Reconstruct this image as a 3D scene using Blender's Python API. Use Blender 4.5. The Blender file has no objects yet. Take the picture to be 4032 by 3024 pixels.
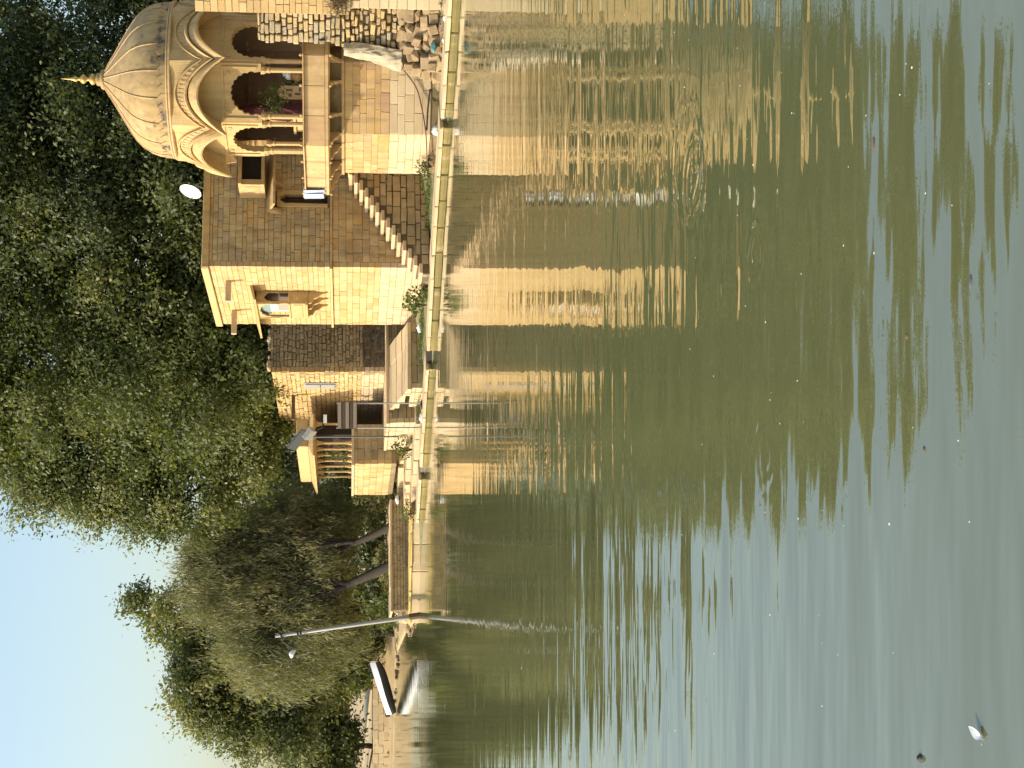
import bpy, bmesh, math, random
import numpy as np
from mathutils import Vector, Matrix, geometry, noise as mnoise
random.seed(11)
RNG = np.random.default_rng(5)
D = bpy.data
SC = bpy.context.scene
COL = SC.collection
R = math.radians

# ------------------------------------------------------------------ camera
CAM_H = 3.1
PITCH = math.atan(649 / 6055)
cp, sp = math.cos(PITCH), math.sin(PITCH)
cam = D.cameras.new('camera')
cam.sensor_width = 36
cam.lens = 6055 / 4032 * 36
cam.clip_end = 3000
camo = D.objects.new('camera', cam)
COL.objects.link(camo)
# the photograph was taken with the phone turned: world up points to the picture's left
camo.matrix_world = Matrix(((0, 1, 0, 0), (-sp, 0, -cp, 0), (-cp, 0, sp, CAM_H), (0, 0, 0, 1)))
SC.camera = camo

# ------------------------------------------------------------------ light
SUN_EL, SUN_AZ = R(31), R(85)           # azimuth to the left of -Y
to_sun = Vector((-math.sin(SUN_AZ) * math.cos(SUN_EL), -math.cos(SUN_AZ) * math.cos(SUN_EL), math.sin(SUN_EL)))
world = D.worlds.new('World')
SC.world = world
world.use_nodes = True
wn = world.node_tree.nodes
wn.clear()
sky = wn.new('ShaderNodeTexSky')
sky.sky_type = 'NISHITA'
sky.sun_disc = False
sky.sun_elevation = SUN_EL
sky.sun_rotation = math.atan2(to_sun.x, to_sun.y)
sky.air_density = 1.35
sky.dust_density = 2.8
sky.ozone_density = 1.8
bg = wn.new('ShaderNodeBackground')
bg.inputs['Strength'].default_value = 0.15
wo = wn.new('ShaderNodeOutputWorld')
world.node_tree.links.new(sky.outputs[0], bg.inputs[0])
world.node_tree.links.new(bg.outputs[0], wo.inputs[0])
sl = D.lights.new('sun', 'SUN')
sl.energy = 3.4
sl.color = (1.0, 0.90, 0.74)
sl.angle = R(0.55)
so = D.objects.new('sun', sl)
COL.objects.link(so)
so.rotation_euler = (-to_sun).to_track_quat('-Z', 'Y').to_euler()
so.location = (-40, 20, 40)
vs = SC.view_settings
vs.view_transform = 'Standard'
vs.look = 'None'
vs.gamma = 1
vs.exposure = 0.7
vs.use_curve_mapping = False

# ------------------------------------------------------------------ helpers
WL = {}                                   # world location of every object made here


def V(*a):
    return Vector(a)


def tag(o, label, cat, group=None):
    o['label'] = label
    o['category'] = cat
    if 'kind' not in o:
        o['kind'] = 'thing'
    if group:
        o['group'] = group
    return o


def link(o, parent, loc):
    COL.objects.link(o)
    WL[o.name] = Vector(loc)
    if parent:
        o.parent = parent
        o.location = Vector(loc) - WL[parent.name]
    else:
        o.location = loc
    return o


def thing(name, loc, label, cat, group=None):
    o = D.objects.new(name, None)
    o.empty_display_size = .2
    link(o, None, loc)
    return tag(o, label, cat, group)


class MB:
    def __init__(s):
        s.v = []
        s.f = []

    def quad(s, a, b, c, d):
        i = len(s.v)
        s.v += [Vector(a), Vector(b), Vector(c), Vector(d)]
        s.f.append((i, i + 1, i + 2, i + 3))

    def hexa(s, p):
        """8 corners: bottom loop 0-3, top loop 4-7"""
        i = len(s.v)
        s.v += [Vector(q) for q in p]
        for f in ((3, 2, 1, 0), (4, 5, 6, 7), (0, 1, 5, 4), (1, 2, 6, 5), (2, 3, 7, 6), (3, 0, 4, 7)):
            s.f.append(tuple(i + k for k in f))

    def box(s, a, b):
        x0, y0, z0 = a
        x1, y1, z1 = b
        s.hexa([(x0, y0, z0), (x1, y0, z0), (x1, y1, z0), (x0, y1, z0), (x0, y0, z1), (x1, y0, z1), (x1, y1, z1), (x0, y1, z1)])

    def fbox(s, fr, s0, s1, z0, z1, n0, n1):
        """box in a wall frame: s along the wall, n outward"""
        O, e, n = fr
        P = lambda a, b, z: O + e * a + n * b + Vector((0, 0, z))
        s.hexa([P(s0, n0, z0), P(s1, n0, z0), P(s1, n1, z0), P(s0, n1, z0), P(s0, n0, z1), P(s1, n0, z1), P(s1, n1, z1), P(s0, n1, z1)])

    def grid(s, rows, close_u=False):
        i = len(s.v)
        n = len(rows[0])
        for r in rows:
            s.v += [Vector(p) for p in r]
        for a in range(len(rows) - 1):
            for b in range(n if close_u else n - 1):
                c = (b + 1) % n
                s.f.append((i + a * n + b, i + a * n + c, i + (a + 1) * n + c, i + (a + 1) * n + b))

    def lathe(s, prof, c, seg=24, rot=0.0, caps=True):
        c = Vector(c)
        rows = []
        for r, z in prof:
            rows.append([c + Vector((r * math.cos(rot + 2 * math.pi * k / seg), r * math.sin(rot + 2 * math.pi * k / seg), z)) for k in range(seg)])
        i = len(s.v)
        s.grid(rows, True)
        if caps:
            s.f.append(tuple(i + k for k in range(seg))[::-1])
            j = i + (len(prof) - 1) * seg
            s.f.append(tuple(j + k for k in range(seg)))

    def tube(s, pts, rad, seg=7):
        pts = [Vector(p) for p in pts]
        rows = []
        for k, p in enumerate(pts):
            t = (pts[min(k + 1, len(pts) - 1)] - pts[max(k - 1, 0)]).normalized()
            a = t.cross(Vector((.31, .9, .2))).normalized()
            b = t.cross(a)
            r = rad[k] if isinstance(rad, (list, tuple)) else rad
            rows.append([p + (a * math.cos(2 * math.pi * q / seg) + b * math.sin(2 * math.pi * q / seg)) * r for q in range(seg)])
        i = len(s.v)
        s.grid(rows, True)
        s.f.append(tuple(i + q for q in range(seg))[::-1])
        j = i + (len(rows) - 1) * seg
        s.f.append(tuple(j + q for q in range(seg)))

    def extrude(s, poly, mapf, off):
        """poly: 2D outline; mapf(a, b) -> 3D front point; off: vector to the back"""
        fr = [mapf(a, b) for a, b in poly]
        tri = geometry.tessellate_polygon([[Vector((a, b, 0)) for a, b in poly]])
        i = len(s.v)
        n = len(fr)
        s.v += [Vector(p) for p in fr] + [Vector(p) + off for p in fr]
        for t in tri:
            s.f.append(tuple(i + k for k in t))
            s.f.append(tuple(i + n + k for k in t)[::-1])
        for k in range(n):
            m = (k + 1) % n
            s.f.append((i + k, i + m, i + n + m, i + n + k))

    def build(s, name, mat, parent=None, smooth=False, loc=None, fix=True, bevel=0):
        vs_ = s.v
        if loc is None:
            lo = Vector((min(p.x for p in vs_), min(p.y for p in vs_), min(p.z for p in vs_)))
            hi = Vector((max(p.x for p in vs_), max(p.y for p in vs_), max(p.z for p in vs_)))
            loc = (lo + hi) / 2
            loc.z = lo.z
        loc = Vector(loc)
        me = D.meshes.new(name)
        me.from_pydata([p - loc for p in vs_], [], s.f)
        if fix:
            bm = bmesh.new()
            bm.from_mesh(me)
            if bevel:
                bmesh.ops.remove_doubles(bm, verts=bm.verts, dist=1e-4)
            bmesh.ops.recalc_face_normals(bm, faces=bm.faces)
            if bevel:
                ed = [e for e in bm.edges if len(e.link_faces) == 2 and e.calc_face_angle(0) > .6]
                bmesh.ops.bevel(bm, geom=ed, offset=bevel, segments=1, affect='EDGES')
            bm.to_mesh(me)
            bm.free()
        me.materials.append(mat)
        if smooth:
            me.polygons.foreach_set('use_smooth', [True] * len(me.polygons))
        o = D.objects.new(name, me)
        return link(o, parent, loc)


# unit pieces shared by the stonework
def unit_block(name, bev, jit, seed):
    bm = bmesh.new()
    bmesh.ops.create_cube(bm, size=1)
    if bev:
        bmesh.ops.bevel(bm, geom=list(bm.edges), offset=bev, segments=1, affect='EDGES')
    rr = random.Random(seed)
    for v in bm.verts:
        v.co += Vector((rr.uniform(-jit, jit), rr.uniform(-jit, jit), rr.uniform(-jit, jit)))
    me = D.meshes.new(name)
    bm.to_mesh(me)
    bm.free()
    return me


def unit_rock(name, seed):
    bm = bmesh.new()
    bmesh.ops.create_icosphere(bm, subdivisions=1, radius=.62)
    rr = random.Random(seed)
    for v in bm.verts:
        v.co *= rr.uniform(.8, 1.12)
        for k in range(3):
            v.co[k] = max(-.5, min(.5, v.co[k]))
    me = D.meshes.new(name)
    bm.to_mesh(me)
    bm.free()
    return me


ASHLAR = [unit_block('ashlar_unit', .035, .012, k) for k in range(4)]
ROUGH = [unit_block('rough_unit', .10, .05, 20 + k) for k in range(5)]
ROCK = [unit_rock('rock_unit', 40 + k) for k in range(6)]


def with_mat(meshes, mat):
    out = []
    for m in meshes:
        key = m.name + '_' + mat.name
        if key not in D.meshes:
            c = m.copy()
            c.name = key
            c.materials.clear()
            c.materials.append(mat)
        out.append(D.meshes[key])
    return out


def piece(name, me, parent, loc, rz, scale, tilt=(0, 0)):
    o = D.objects.new(name, me)
    link(o, parent, loc)
    o.rotation_euler = (tilt[0], tilt[1], rz)
    o.scale = scale
    return o


def core(parent, name, fr, W, z0, z1, thick, front, holes, mat, start=0.0):
    """solid behind the stones, with real openings"""
    ss = sorted({start, W, *[max(0, min(W, h[k])) for h in holes for k in (0, 1)]})
    zs = sorted({z0, z1, *[max(z0, min(z1, h[k])) for h in holes for k in (2, 3)]})
    m = MB()
    for a, b in zip(ss, ss[1:]):
        for c, d in zip(zs, zs[1:]):
            sm, zm = (a + b) / 2, (c + d) / 2
            if not any(h[0] < sm < h[1] and h[2] < zm < h[3] for h in holes):
                m.fbox(fr, a, b, c, d, -thick, front)
    return m.build(name, mat, parent)


def courses(parent, fr, W, z0, z1, ch, ln, units, mat, th=.22, gap=.012, jit=.012, holes=(), cap=300, name='stone_block', end=None, rng=random, start=0.0, rag=0.0):
    """stones laid in courses, each an object; past `cap` the smaller ones are one joined part"""
    O, e, n = fr
    ang = math.atan2(e.y, e.x)
    ms = with_mat(units, mat)
    items = []
    z = z0
    while z < z1 - .03:
        h = rng.uniform(*ch)
        if z + h > z1 - ch[0] * .6:
            h = z1 - z
        zm = z + h / 2
        lo, hi = (start, W) if end is None else end(zm)
        s = lo - rng.uniform(0, ln[0] * .6)
        cuts = []
        while s < hi:
            b = s + rng.uniform(*ln)
            cuts.append((max(s, lo), min(b, hi)))
            s = b
        for a, b in cuts:
            segs = [(a, b)]
            for h0 in holes:
                if h0[2] - .02 < zm < h0[3] + .02:
                    nx = []
                    for p, q in segs:
                        if h0[0] > p:
                            nx.append((p, min(q, h0[0])))
                        if h0[1] < q:
                            nx.append((max(p, h0[1]), q))
                    segs = nx
            for p, q in segs:
                if q - p > .05:
                    items.append((p, q, z, z + h, rng.uniform(-jit, jit)))
        z += h
    items.sort(key=lambda t: -(t[1] - t[0]) * (t[3] - t[2]))
    rest = MB()
    for k, (a, b, c, d, dn) in enumerate(items):
        if k < cap:
            ctr = O + e * ((a + b) / 2) + n * (dn - th / 2) + V(0, 0, (c + d) / 2)
            if rag:
                sx_, sz_ = 1 - rag * rng.random() * .5, 1 - rag * rng.random()
                piece(name, rng.choice(ms), parent, ctr + V(0, 0, rng.uniform(-.5, .5) * (1 - sz_) * (d - c)), ang, ((b - a - gap) * sx_, th, (d - c - gap) * sz_), (rng.uniform(-.12, .12) * rag, rng.uniform(-.25, .25) * rag))
            else:
                piece(name, rng.choice(ms), parent, ctr, ang, (b - a - gap, th, d - c - gap))
        else:
            rest.fbox(fr, a + gap / 2, b - gap / 2, c + gap / 2, d - gap / 2, dn - th, dn)
    if rest.f:
        o = rest.build(name + '_fill', mat, parent)
        o['kind'] = 'stuff'


def frame(o, e):
    e = Vector((e[0], e[1], 0)).normalized()
    return (Vector((o[0], o[1], 0)), e, Vector((e.y, -e.x, 0)))   # normal to the right of e


# ------------------------------------------------------------------ materials
def nodes(name):
    m = D.materials.new(name)
    m.use_nodes = True
    t = m.node_tree
    t.nodes.clear()
    return m, t, t.nodes, t.links


def mixc(t, fac, a, b, mode='MIX'):
    x = t.nodes.new('ShaderNodeMix')
    x.data_type = 'RGBA'
    x.blend_type = mode
    for sock, val in ((x.inputs[0], fac), (x.inputs[6], a), (x.inputs[7], b)):
        if hasattr(val, 'is_linked'):
            t.links.new(val, sock)
        elif isinstance(val, (tuple, list)):
            sock.default_value = (*val, 1) if len(val) == 3 else val
        else:
            sock.default_value = val
    return x.outputs[2]


def math_(t, op, a, b=0.0, c=0.0, clamp=False):
    x = t.nodes.new('ShaderNodeMath')
    x.operation = op
    x.use_clamp = clamp
    for sock, val in zip(x.inputs, (a, b, c)):
        if hasattr(val, 'is_linked'):
            t.links.new(val, sock)
        else:
            sock.default_value = val
    return x.outputs[0]


def noise_(t, vec, scale, detail=4, rough=.55):
    x = t.nodes.new('ShaderNodeTexNoise')
    x.inputs['Scale'].default_value = scale
    x.inputs['Detail'].default_value = detail
    x.inputs['Roughness'].default_value = rough
    t.links.new(vec, x.inputs['Vector'])
    return x.outputs[0]


def ramp_(t, fac, stops):
    x = t.nodes.new('ShaderNodeValToRGB')
    el = x.color_ramp.elements
    while len(el) < len(stops):
        el.new(.5)
    for e_, (p, c) in zip(el, stops):
        e_.position = p
        e_.color = (*c, 1) if len(c) == 3 else c
    t.links.new(fac, x.inputs[0])
    return x.outputs[0]


def finish(t, color, rough=.85, bump=None, bump_d=.01, spec=.3, metal=0.0):
    b = t.nodes.new('ShaderNodeBsdfPrincipled')
    o = t.nodes.new('ShaderNodeOutputMaterial')
    if hasattr(color, 'is_linked'):
        t.links.new(color, b.inputs['Base Color'])
    else:
        b.inputs['Base Color'].default_value = (*color, 1)
    if hasattr(rough, 'is_linked'):
        t.links.new(rough, b.inputs['Roughness'])
    else:
        b.inputs['Roughness'].default_value = rough
    b.inputs['Specular IOR Level'].default_value = spec
    b.inputs['Metallic'].default_value = metal
    if bump is not None:
        bp = t.nodes.new('ShaderNodeBump')
        bp.inputs['Strength'].default_value = 1
        bp.inputs['Distance'].default_value = bump_d
        t.links.new(bump, bp.inputs['Height'])
        t.links.new(bp.outputs[0], b.inputs['Normal'])
    t.links.new(b.outputs[0], o.inputs[0])
    return b


def stone(name, tones, blotch=.35, dark=(.16, .11, .06), scale=1.3, bump_d=.012, stain=None, rough=.88, vary=True, streak=0.0):
    """weathered sandstone: a tone per stone, blotches, grain"""
    m, t, N, L = nodes(name)
    g = N.new('ShaderNodeNewGeometry')
    pos = g.outputs['Position']
    if vary:
        oi = N.new('ShaderNodeObjectInfo')
        fac = oi.outputs['Random']
    else:
        fac = noise_(t, pos, .8, 2)
    n = len(tones)
    base = ramp_(t, fac, [(k / max(1, n - 1), c) for k, c in enumerate(tones)])
    a = noise_(t, pos, scale, 6, .62)
    am = math_(t, 'MULTIPLY', math_(t, 'SUBTRACT', a, .42, clamp=True), blotch * 4, clamp=True)
    c = mixc(t, am, base, dark)
    fine = noise_(t, pos, 22, 5, .7)
    c = mixc(t, math_(t, 'MULTIPLY', fine, .5), c, mixc(t, .5, c, (.85, .7, .45), 'MULTIPLY'))
    pale = noise_(t, pos, 3.1, 3, .6)
    pm = math_(t, 'MULTIPLY', math_(t, 'SUBTRACT', pale, .56, clamp=True), 2.2, clamp=True)
    c = mixc(t, pm, c, (.62, .50, .32))
    if streak:
        mp = N.new('ShaderNodeMapping')
        mp.inputs['Scale'].default_value = (3.2, 3.2, .35)
        L.new(pos, mp.inputs[0])
        sk_ = noise_(t, mp.outputs[0], 1.6, 5, .62)
        km = math_(t, 'MULTIPLY', math_(t, 'SUBTRACT', sk_, .47, clamp=True), streak * 5, clamp=True)
        c = mixc(t, km, c, tuple(q * .9 for q in dark))
    if stain:
        z0, z1, col, amt = stain
        sx = N.new('ShaderNodeSeparateXYZ')
        L.new(pos, sx.inputs[0])
        mr = N.new('ShaderNodeMapRange')
        mr.inputs[1].default_value = z0
        mr.inputs[2].default_value = z1
        mr.inputs[3].default_value = 1
        mr.inputs[4].default_value = 0
        L.new(sx.outputs[2], mr.inputs[0])
        sn = math_(t, 'ADD', math_(t, 'MULTIPLY', noise_(t, pos, 2.6, 5, .65), 2.2), -.6)
        k = math_(t, 'MULTIPLY', math_(t, 'SUBTRACT', math_(t, 'ADD', mr.outputs[0], sn), 1.33, clamp=True), amt, clamp=True)
        c = mixc(t, k, c, col)
    h = math_(t, 'ADD', fine, math_(t, 'MULTIPLY', a, 1.6))
    finish(t, c, rough, h, bump_d)
    return m


def plain(name, col, rough=.6, var=.25, scale=6, spec=.4, metal=0.0, bump_d=.003):
    m, t, N, L = nodes(name)
    g = N.new('ShaderNodeNewGeometry')
    a = noise_(t, g.outputs['Position'], scale, 5, .6)
    c = mixc(t, math_(t, 'MULTIPLY', a, var * 2, clamp=True), col, tuple(x * .45 for x in col))
    finish(t, c, rough, a, bump_d, spec, metal)
    return m


M = {}
M['lit_ashlar'] = stone('sandstone_ashlar_sunlit', [(.50, .345, .15), (.56, .40, .19), (.47, .31, .125), (.58, .43, .22), (.44, .30, .14)], .22, (.30, .19, .08))  # sunlit copy of the house stone; the shaded wall has its own
M['ashlar'] = stone('sandstone_weathered_shade', [(.57, .42, .20), (.50, .37, .17), (.60, .46, .23), (.44, .34, .18), (.56, .37, .14), (.52, .41, .24)], .42, (.19, .14, .08), streak=.35)  # weathered stone, its tones lifted to brighten the shaded house wall
M['stair'] = stone('sandstone_stairs', [(.55, .40, .24), (.60, .45, .28), (.50, .36, .2)], .25, (.26, .18, .1))
M['stairwall'] = stone('sandstone_stair_wall', [(.45, .34, .18), (.40, .30, .16), (.48, .36, .19), (.35, .27, .15), (.48, .31, .12)], .5, (.13, .1, .07))
M['carved'] = stone('sandstone_carved', [(.56, .40, .18), (.52, .36, .16)], .25, (.30, .19, .09), bump_d=.008, vary=False, streak=.45)
M['dome'] = stone('sandstone_dome', [(.49, .35, .165), (.44, .31, .14), (.52, .38, .19)], .38, (.26, .18, .09), bump_d=.006, stain=(8.6, 10.7, (.10, .085, .07), 3.4), vary=False, streak=.6)
M['base'] = stone('sandstone_plinth', [(.52, .34, .13), (.56, .39, .18), (.46, .30, .14), (.58, .42, .22), (.50, .31, .11), (.44, .29, .18)], .3, (.27, .17, .09), streak=.4)
M['rail'] = stone('sandstone_rail', [(.57, .40, .20), (.52, .36, .17), (.55, .36, .19)], .25, (.31, .2, .11), bump_d=.006, streak=.4)
M['rubble'] = stone('rubble_stone', [(.50, .38, .19), (.36, .31, .22), (.56, .42, .22), (.42, .37, .28), (.58, .44, .2), (.46, .33, .17)], .35, (.2, .16, .1), bump_d=.02)
M['rock'] = stone('foundation_rock', [(.38, .28, .15), (.33, .24, .14), (.43, .32, .17), (.29, .22, .14)], .45, (.16, .12, .08), bump_d=.03)
M['brown_shade_rubble'] = stone('brown_shade_rubble', [(.46, .36, .20), (.40, .31, .17), (.50, .39, .22), (.34, .27, .15)], .42, (.11, .085, .05), bump_d=.02)  # browner copy of the stone: shade put into faces away from the sun
M['damp'] = stone('damp_stone', [(.17, .14, .1), (.13, .11, .08), (.21, .17, .12)], .6, (.05, .045, .04), bump_d=.02)
M['pale'] = stone('pale_limestone', [(.54, .43, .26), (.58, .47, .30), (.50, .39, .23), (.55, .42, .27)], .3, (.38, .29, .17))
M['mortar'] = stone('mortar', [(.27, .2, .11), (.24, .18, .1)], .5, (.12, .09, .05), vary=False)
M['mortar_d'] = stone('dark_mortar', [(.16, .12, .07), (.13, .1, .06)], .5, (.07, .055, .04), vary=False)
M['algae'] = stone('algae_stone', [(.22, .165, .05), (.25, .19, .06), (.19, .15, .045)], .4, (.08, .075, .02), rough=.6)
M['yellow'] = stone('yellow_kerb', [(.66, .50, .17), (.62, .45, .14)], .2, (.4, .28, .1))
M['plaster'] = plain('white_plaster', (.55, .46, .31), .9, .5, 5, bump_d=.05)
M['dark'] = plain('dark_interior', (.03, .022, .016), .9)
M['gold'] = plain('gilt_metal', (.66, .45, .15), .5, .3, 9, .5, .6)
M['white'] = plain('white_paint', (.80, .79, .75), .5, .06)
M['cloth'] = plain('white_cloth', (.72, .72, .70), .9, .12, 9)
M['pink'] = plain('faded_pink', (.52, .30, .23), .9, .25, 14)
M['bluecloth'] = plain('pale_blue_cloth', (.48, .56, .74), .9, .4, 12)
M['teal'] = plain('faded_teal', (.22, .30, .28), .8, .3, 8)
M['steel'] = plain('galvanised_steel', (.36, .35, .32), .5, .3, 4, .4, .0)
M['greysteel'] = plain('grey_painted_metal', (.12, .135, .14), .5, .25, 6, .5, .2)
M['blackmat'] = plain('black_rubber', (.018, .017, .016), .7)
M['wood'] = plain('old_wood', (.17, .115, .075), .85, .45, 5)
M['palewood'] = plain('weathered_board', (.42, .34, .25), .85, .3, 5)
M['hull'] = plain('boat_white', (.82, .84, .85), .45, .2, 2.5)
M['hull_d'] = plain('boat_dark', (.045, .04, .038), .6, .3, 4)
M['bark'] = plain('bark', (.12, .09, .06), .95, .55, 7, .2, 0, .03)
M['barkdark'] = plain('dark_bark', (.055, .045, .033), .95, .5, 7, .2, 0, .03)
M['clay'] = plain('brown_clay', (.30, .17, .06), .7, .3)
M['dry'] = plain('dry_brush', (.20, .14, .075), .95, .5, 9)
M['greybush'] = plain('grey_brush', (.23, .23, .16), .95, .5, 9)
M['maroon'] = plain('maroon_cloth', (.09, .02, .025), .9, .4)
M['bag'] = plain('white_plastic', (.74, .77, .76), .4, .15, 6)
M['tealbag'] = plain('teal_plastic', (.10, .28, .28), .4, .3, 6)


def leafmat(name, cols, trans=.42, rough=.55):
    m, t, N, L = nodes(name)
    at = N.new('ShaderNodeAttribute')
    at.attribute_name = 'tone'
    c = ramp_(t, at.outputs['Fac'], [(k / (len(cols) - 1), x) for k, x in enumerate(cols)])
    d = N.new('ShaderNodeBsdfPrincipled')
    L.new(c, d.inputs['Base Color'])
    d.inputs['Roughness'].default_value = rough
    d.inputs['Specular IOR Level'].default_value = .45
    tr = N.new('ShaderNodeBsdfTranslucent')
    L.new(mixc(t, 1, c, (1.25, 1.2, .5), 'MULTIPLY'), tr.inputs[0])
    mx = N.new('ShaderNodeMixShader')
    mx.inputs[0].default_value = trans
    L.new(d.outputs[0], mx.inputs[1])
    L.new(tr.outputs[0], mx.inputs[2])
    o = N.new('ShaderNodeOutputMaterial')
    L.new(mx.outputs[0], o.inputs[0])
    return m


M['leaf_dark'] = leafmat('leaf_dark', [(.031, .049, .014), (.065, .089, .026), (.108, .132, .043), (.173, .180, .050)])
M['leaf_mid'] = leafmat('leaf_mid', [(.052, .074, .018), (.105, .131, .036), (.157, .179, .052), (.239, .239, .090)])
M['leaf_lit'] = leafmat('leaf_lit', [(.062, .085, .020), (.117, .145, .036), (.190, .207, .071), (.380, .391, .218)])  # palest tone lightened to put sunny highlights into the leaf colour
M['leaf_weep'] = leafmat('leaf_weep', [(.115, .125, .052), (.185, .19, .085), (.25, .245, .115), (.34, .31, .155)], .35)
M['leaf_far'] = leafmat('leaf_far', [(.079, .104, .041), (.142, .167, .061), (.214, .222, .073), (.318, .277, .086)])
M['grassy'] = leafmat('grass_blade', [(.05, .075, .015), (.09, .13, .025), (.14, .17, .05)])


# ------------------------------------------------------------------ shore, ground, water
SHORE = [(300, -160), (60, 0), (22, 31), (13.5, 40.5), (10.9, 43.5), (9.0, 45.9), (7.0, 48.8), (4.4, 52.0), (1.0, 55.6), (-1.8, 58.9), (-3.6, 61.4),
         (-5.8, 64.2), (-8.2, 65.6), (-10.6, 67.2), (-13.0, 80), (-17.5, 98), (-25, 103), (-45, 110), (-300, 150)]
SHORE = [Vector((x, y, 0)) for x, y in SHORE]


def shore_sub(i0, i1):
    return SHORE[i0:i1 + 1]


def resample(poly, step):
    out = [poly[0].copy()]
    for a, b in zip(poly, poly[1:]):
        n = max(1, int((b - a).length / step))
        for k in range(1, n + 1):
            out.append(a.lerp(b, k / n))
    return out


def inward(poly, k):
    t = (poly[min(k + 1, len(poly) - 1)] - poly[max(k - 1, 0)]).normalized()
    return Vector((t.y, -t.x, 0))         # landward: right of the walk from right to left


GP = [(0.16, -.8), (0.2, .0), (.6, .10), (1.6, .17), (3.0, .38), (4.6, .62), (7, .8), (12, 1.05), (22, 1.2), (45, 1.3), (120, 1.4), (900, 1.5)]


def ground_z(x, y):
    p = Vector((x, y, 0))
    best = 1e9
    for a, b in zip(SHORE, SHORE[1:]):
        d = b - a
        f = max(0, min(1, (p - a).dot(d) / d.length_squared))
        q = a + d * f
        if (p - q).length < best:
            best = (p - q).length
            inl = (p - q).dot(Vector((d.y, -d.x, 0))) > 0
    if not inl:
        return -.3
    for (o0, z0), (o1, z1) in zip(GP, GP[1:]):
        if best <= o1:
            return z0 + (z1 - z0) * max(0, (best - o0) / (o1 - o0))
    return 1.5


def make_ground():
    m, t, N, L = nodes('dusty_ground')
    g = N.new('ShaderNodeNewGeometry')
    pos = g.outputs['Position']
    a = noise_(t, pos, .35, 6, .6)
    b = noise_(t, pos, 5, 6, .7)
    c = ramp_(t, a, [(.3, (.40, .29, .15)), (.5, (.50, .39, .22)), (.7, (.34, .25, .13))])
    c = mixc(t, math_(t, 'MULTIPLY', b, .6), c, mixc(t, .6, c, (.5, .4, .25), 'MULTIPLY'))
    at = N.new('ShaderNodeAttribute')
    at.attribute_name = 'damp'
    wet = math_(t, 'MULTIPLY', at.outputs['Fac'], math_(t, 'ADD', .45, b), clamp=True)
    gm = noise_(t, pos, 1.7, 5, .6)
    green = ramp_(t, gm, [(.35, (.22, .205, .125)), (.52, (.16, .17, .085)), (.68, (.10, .14, .04))])
    c = mixc(t, wet, c, green)
    finish(t, c, .95, math_(t, 'ADD', b, a), .05)
    poly = resample(SHORE, 4)
    rows, damp = [], []
    for off, z in GP:
        row = []
        for k, p in enumerate(poly):
            q = p + inward(poly, k) * off if off < 30 else Vector((p.x + (off * .35 if p.x > 0 else -off * .35), p.y + off, 0))
            zz = z + (.05 * mnoise.noise(q * .7) if 1 < off < 100 else 0)
            row.append((q.x, q.y, zz))
            damp.append(1.0 if off < 3.2 and p.x > -11 else (.25 if off < 1 else 0.0))
        rows.append(row)
    mb = MB()
    mb.grid(rows)
    o = mb.build('ground', m, None, loc=(0, 60, 0), smooth=True)
    at = o.data.attributes.new('damp', 'FLOAT', 'POINT')
    at.data.foreach_set('value', damp)
    o['kind'] = 'structure'


make_ground()


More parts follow.
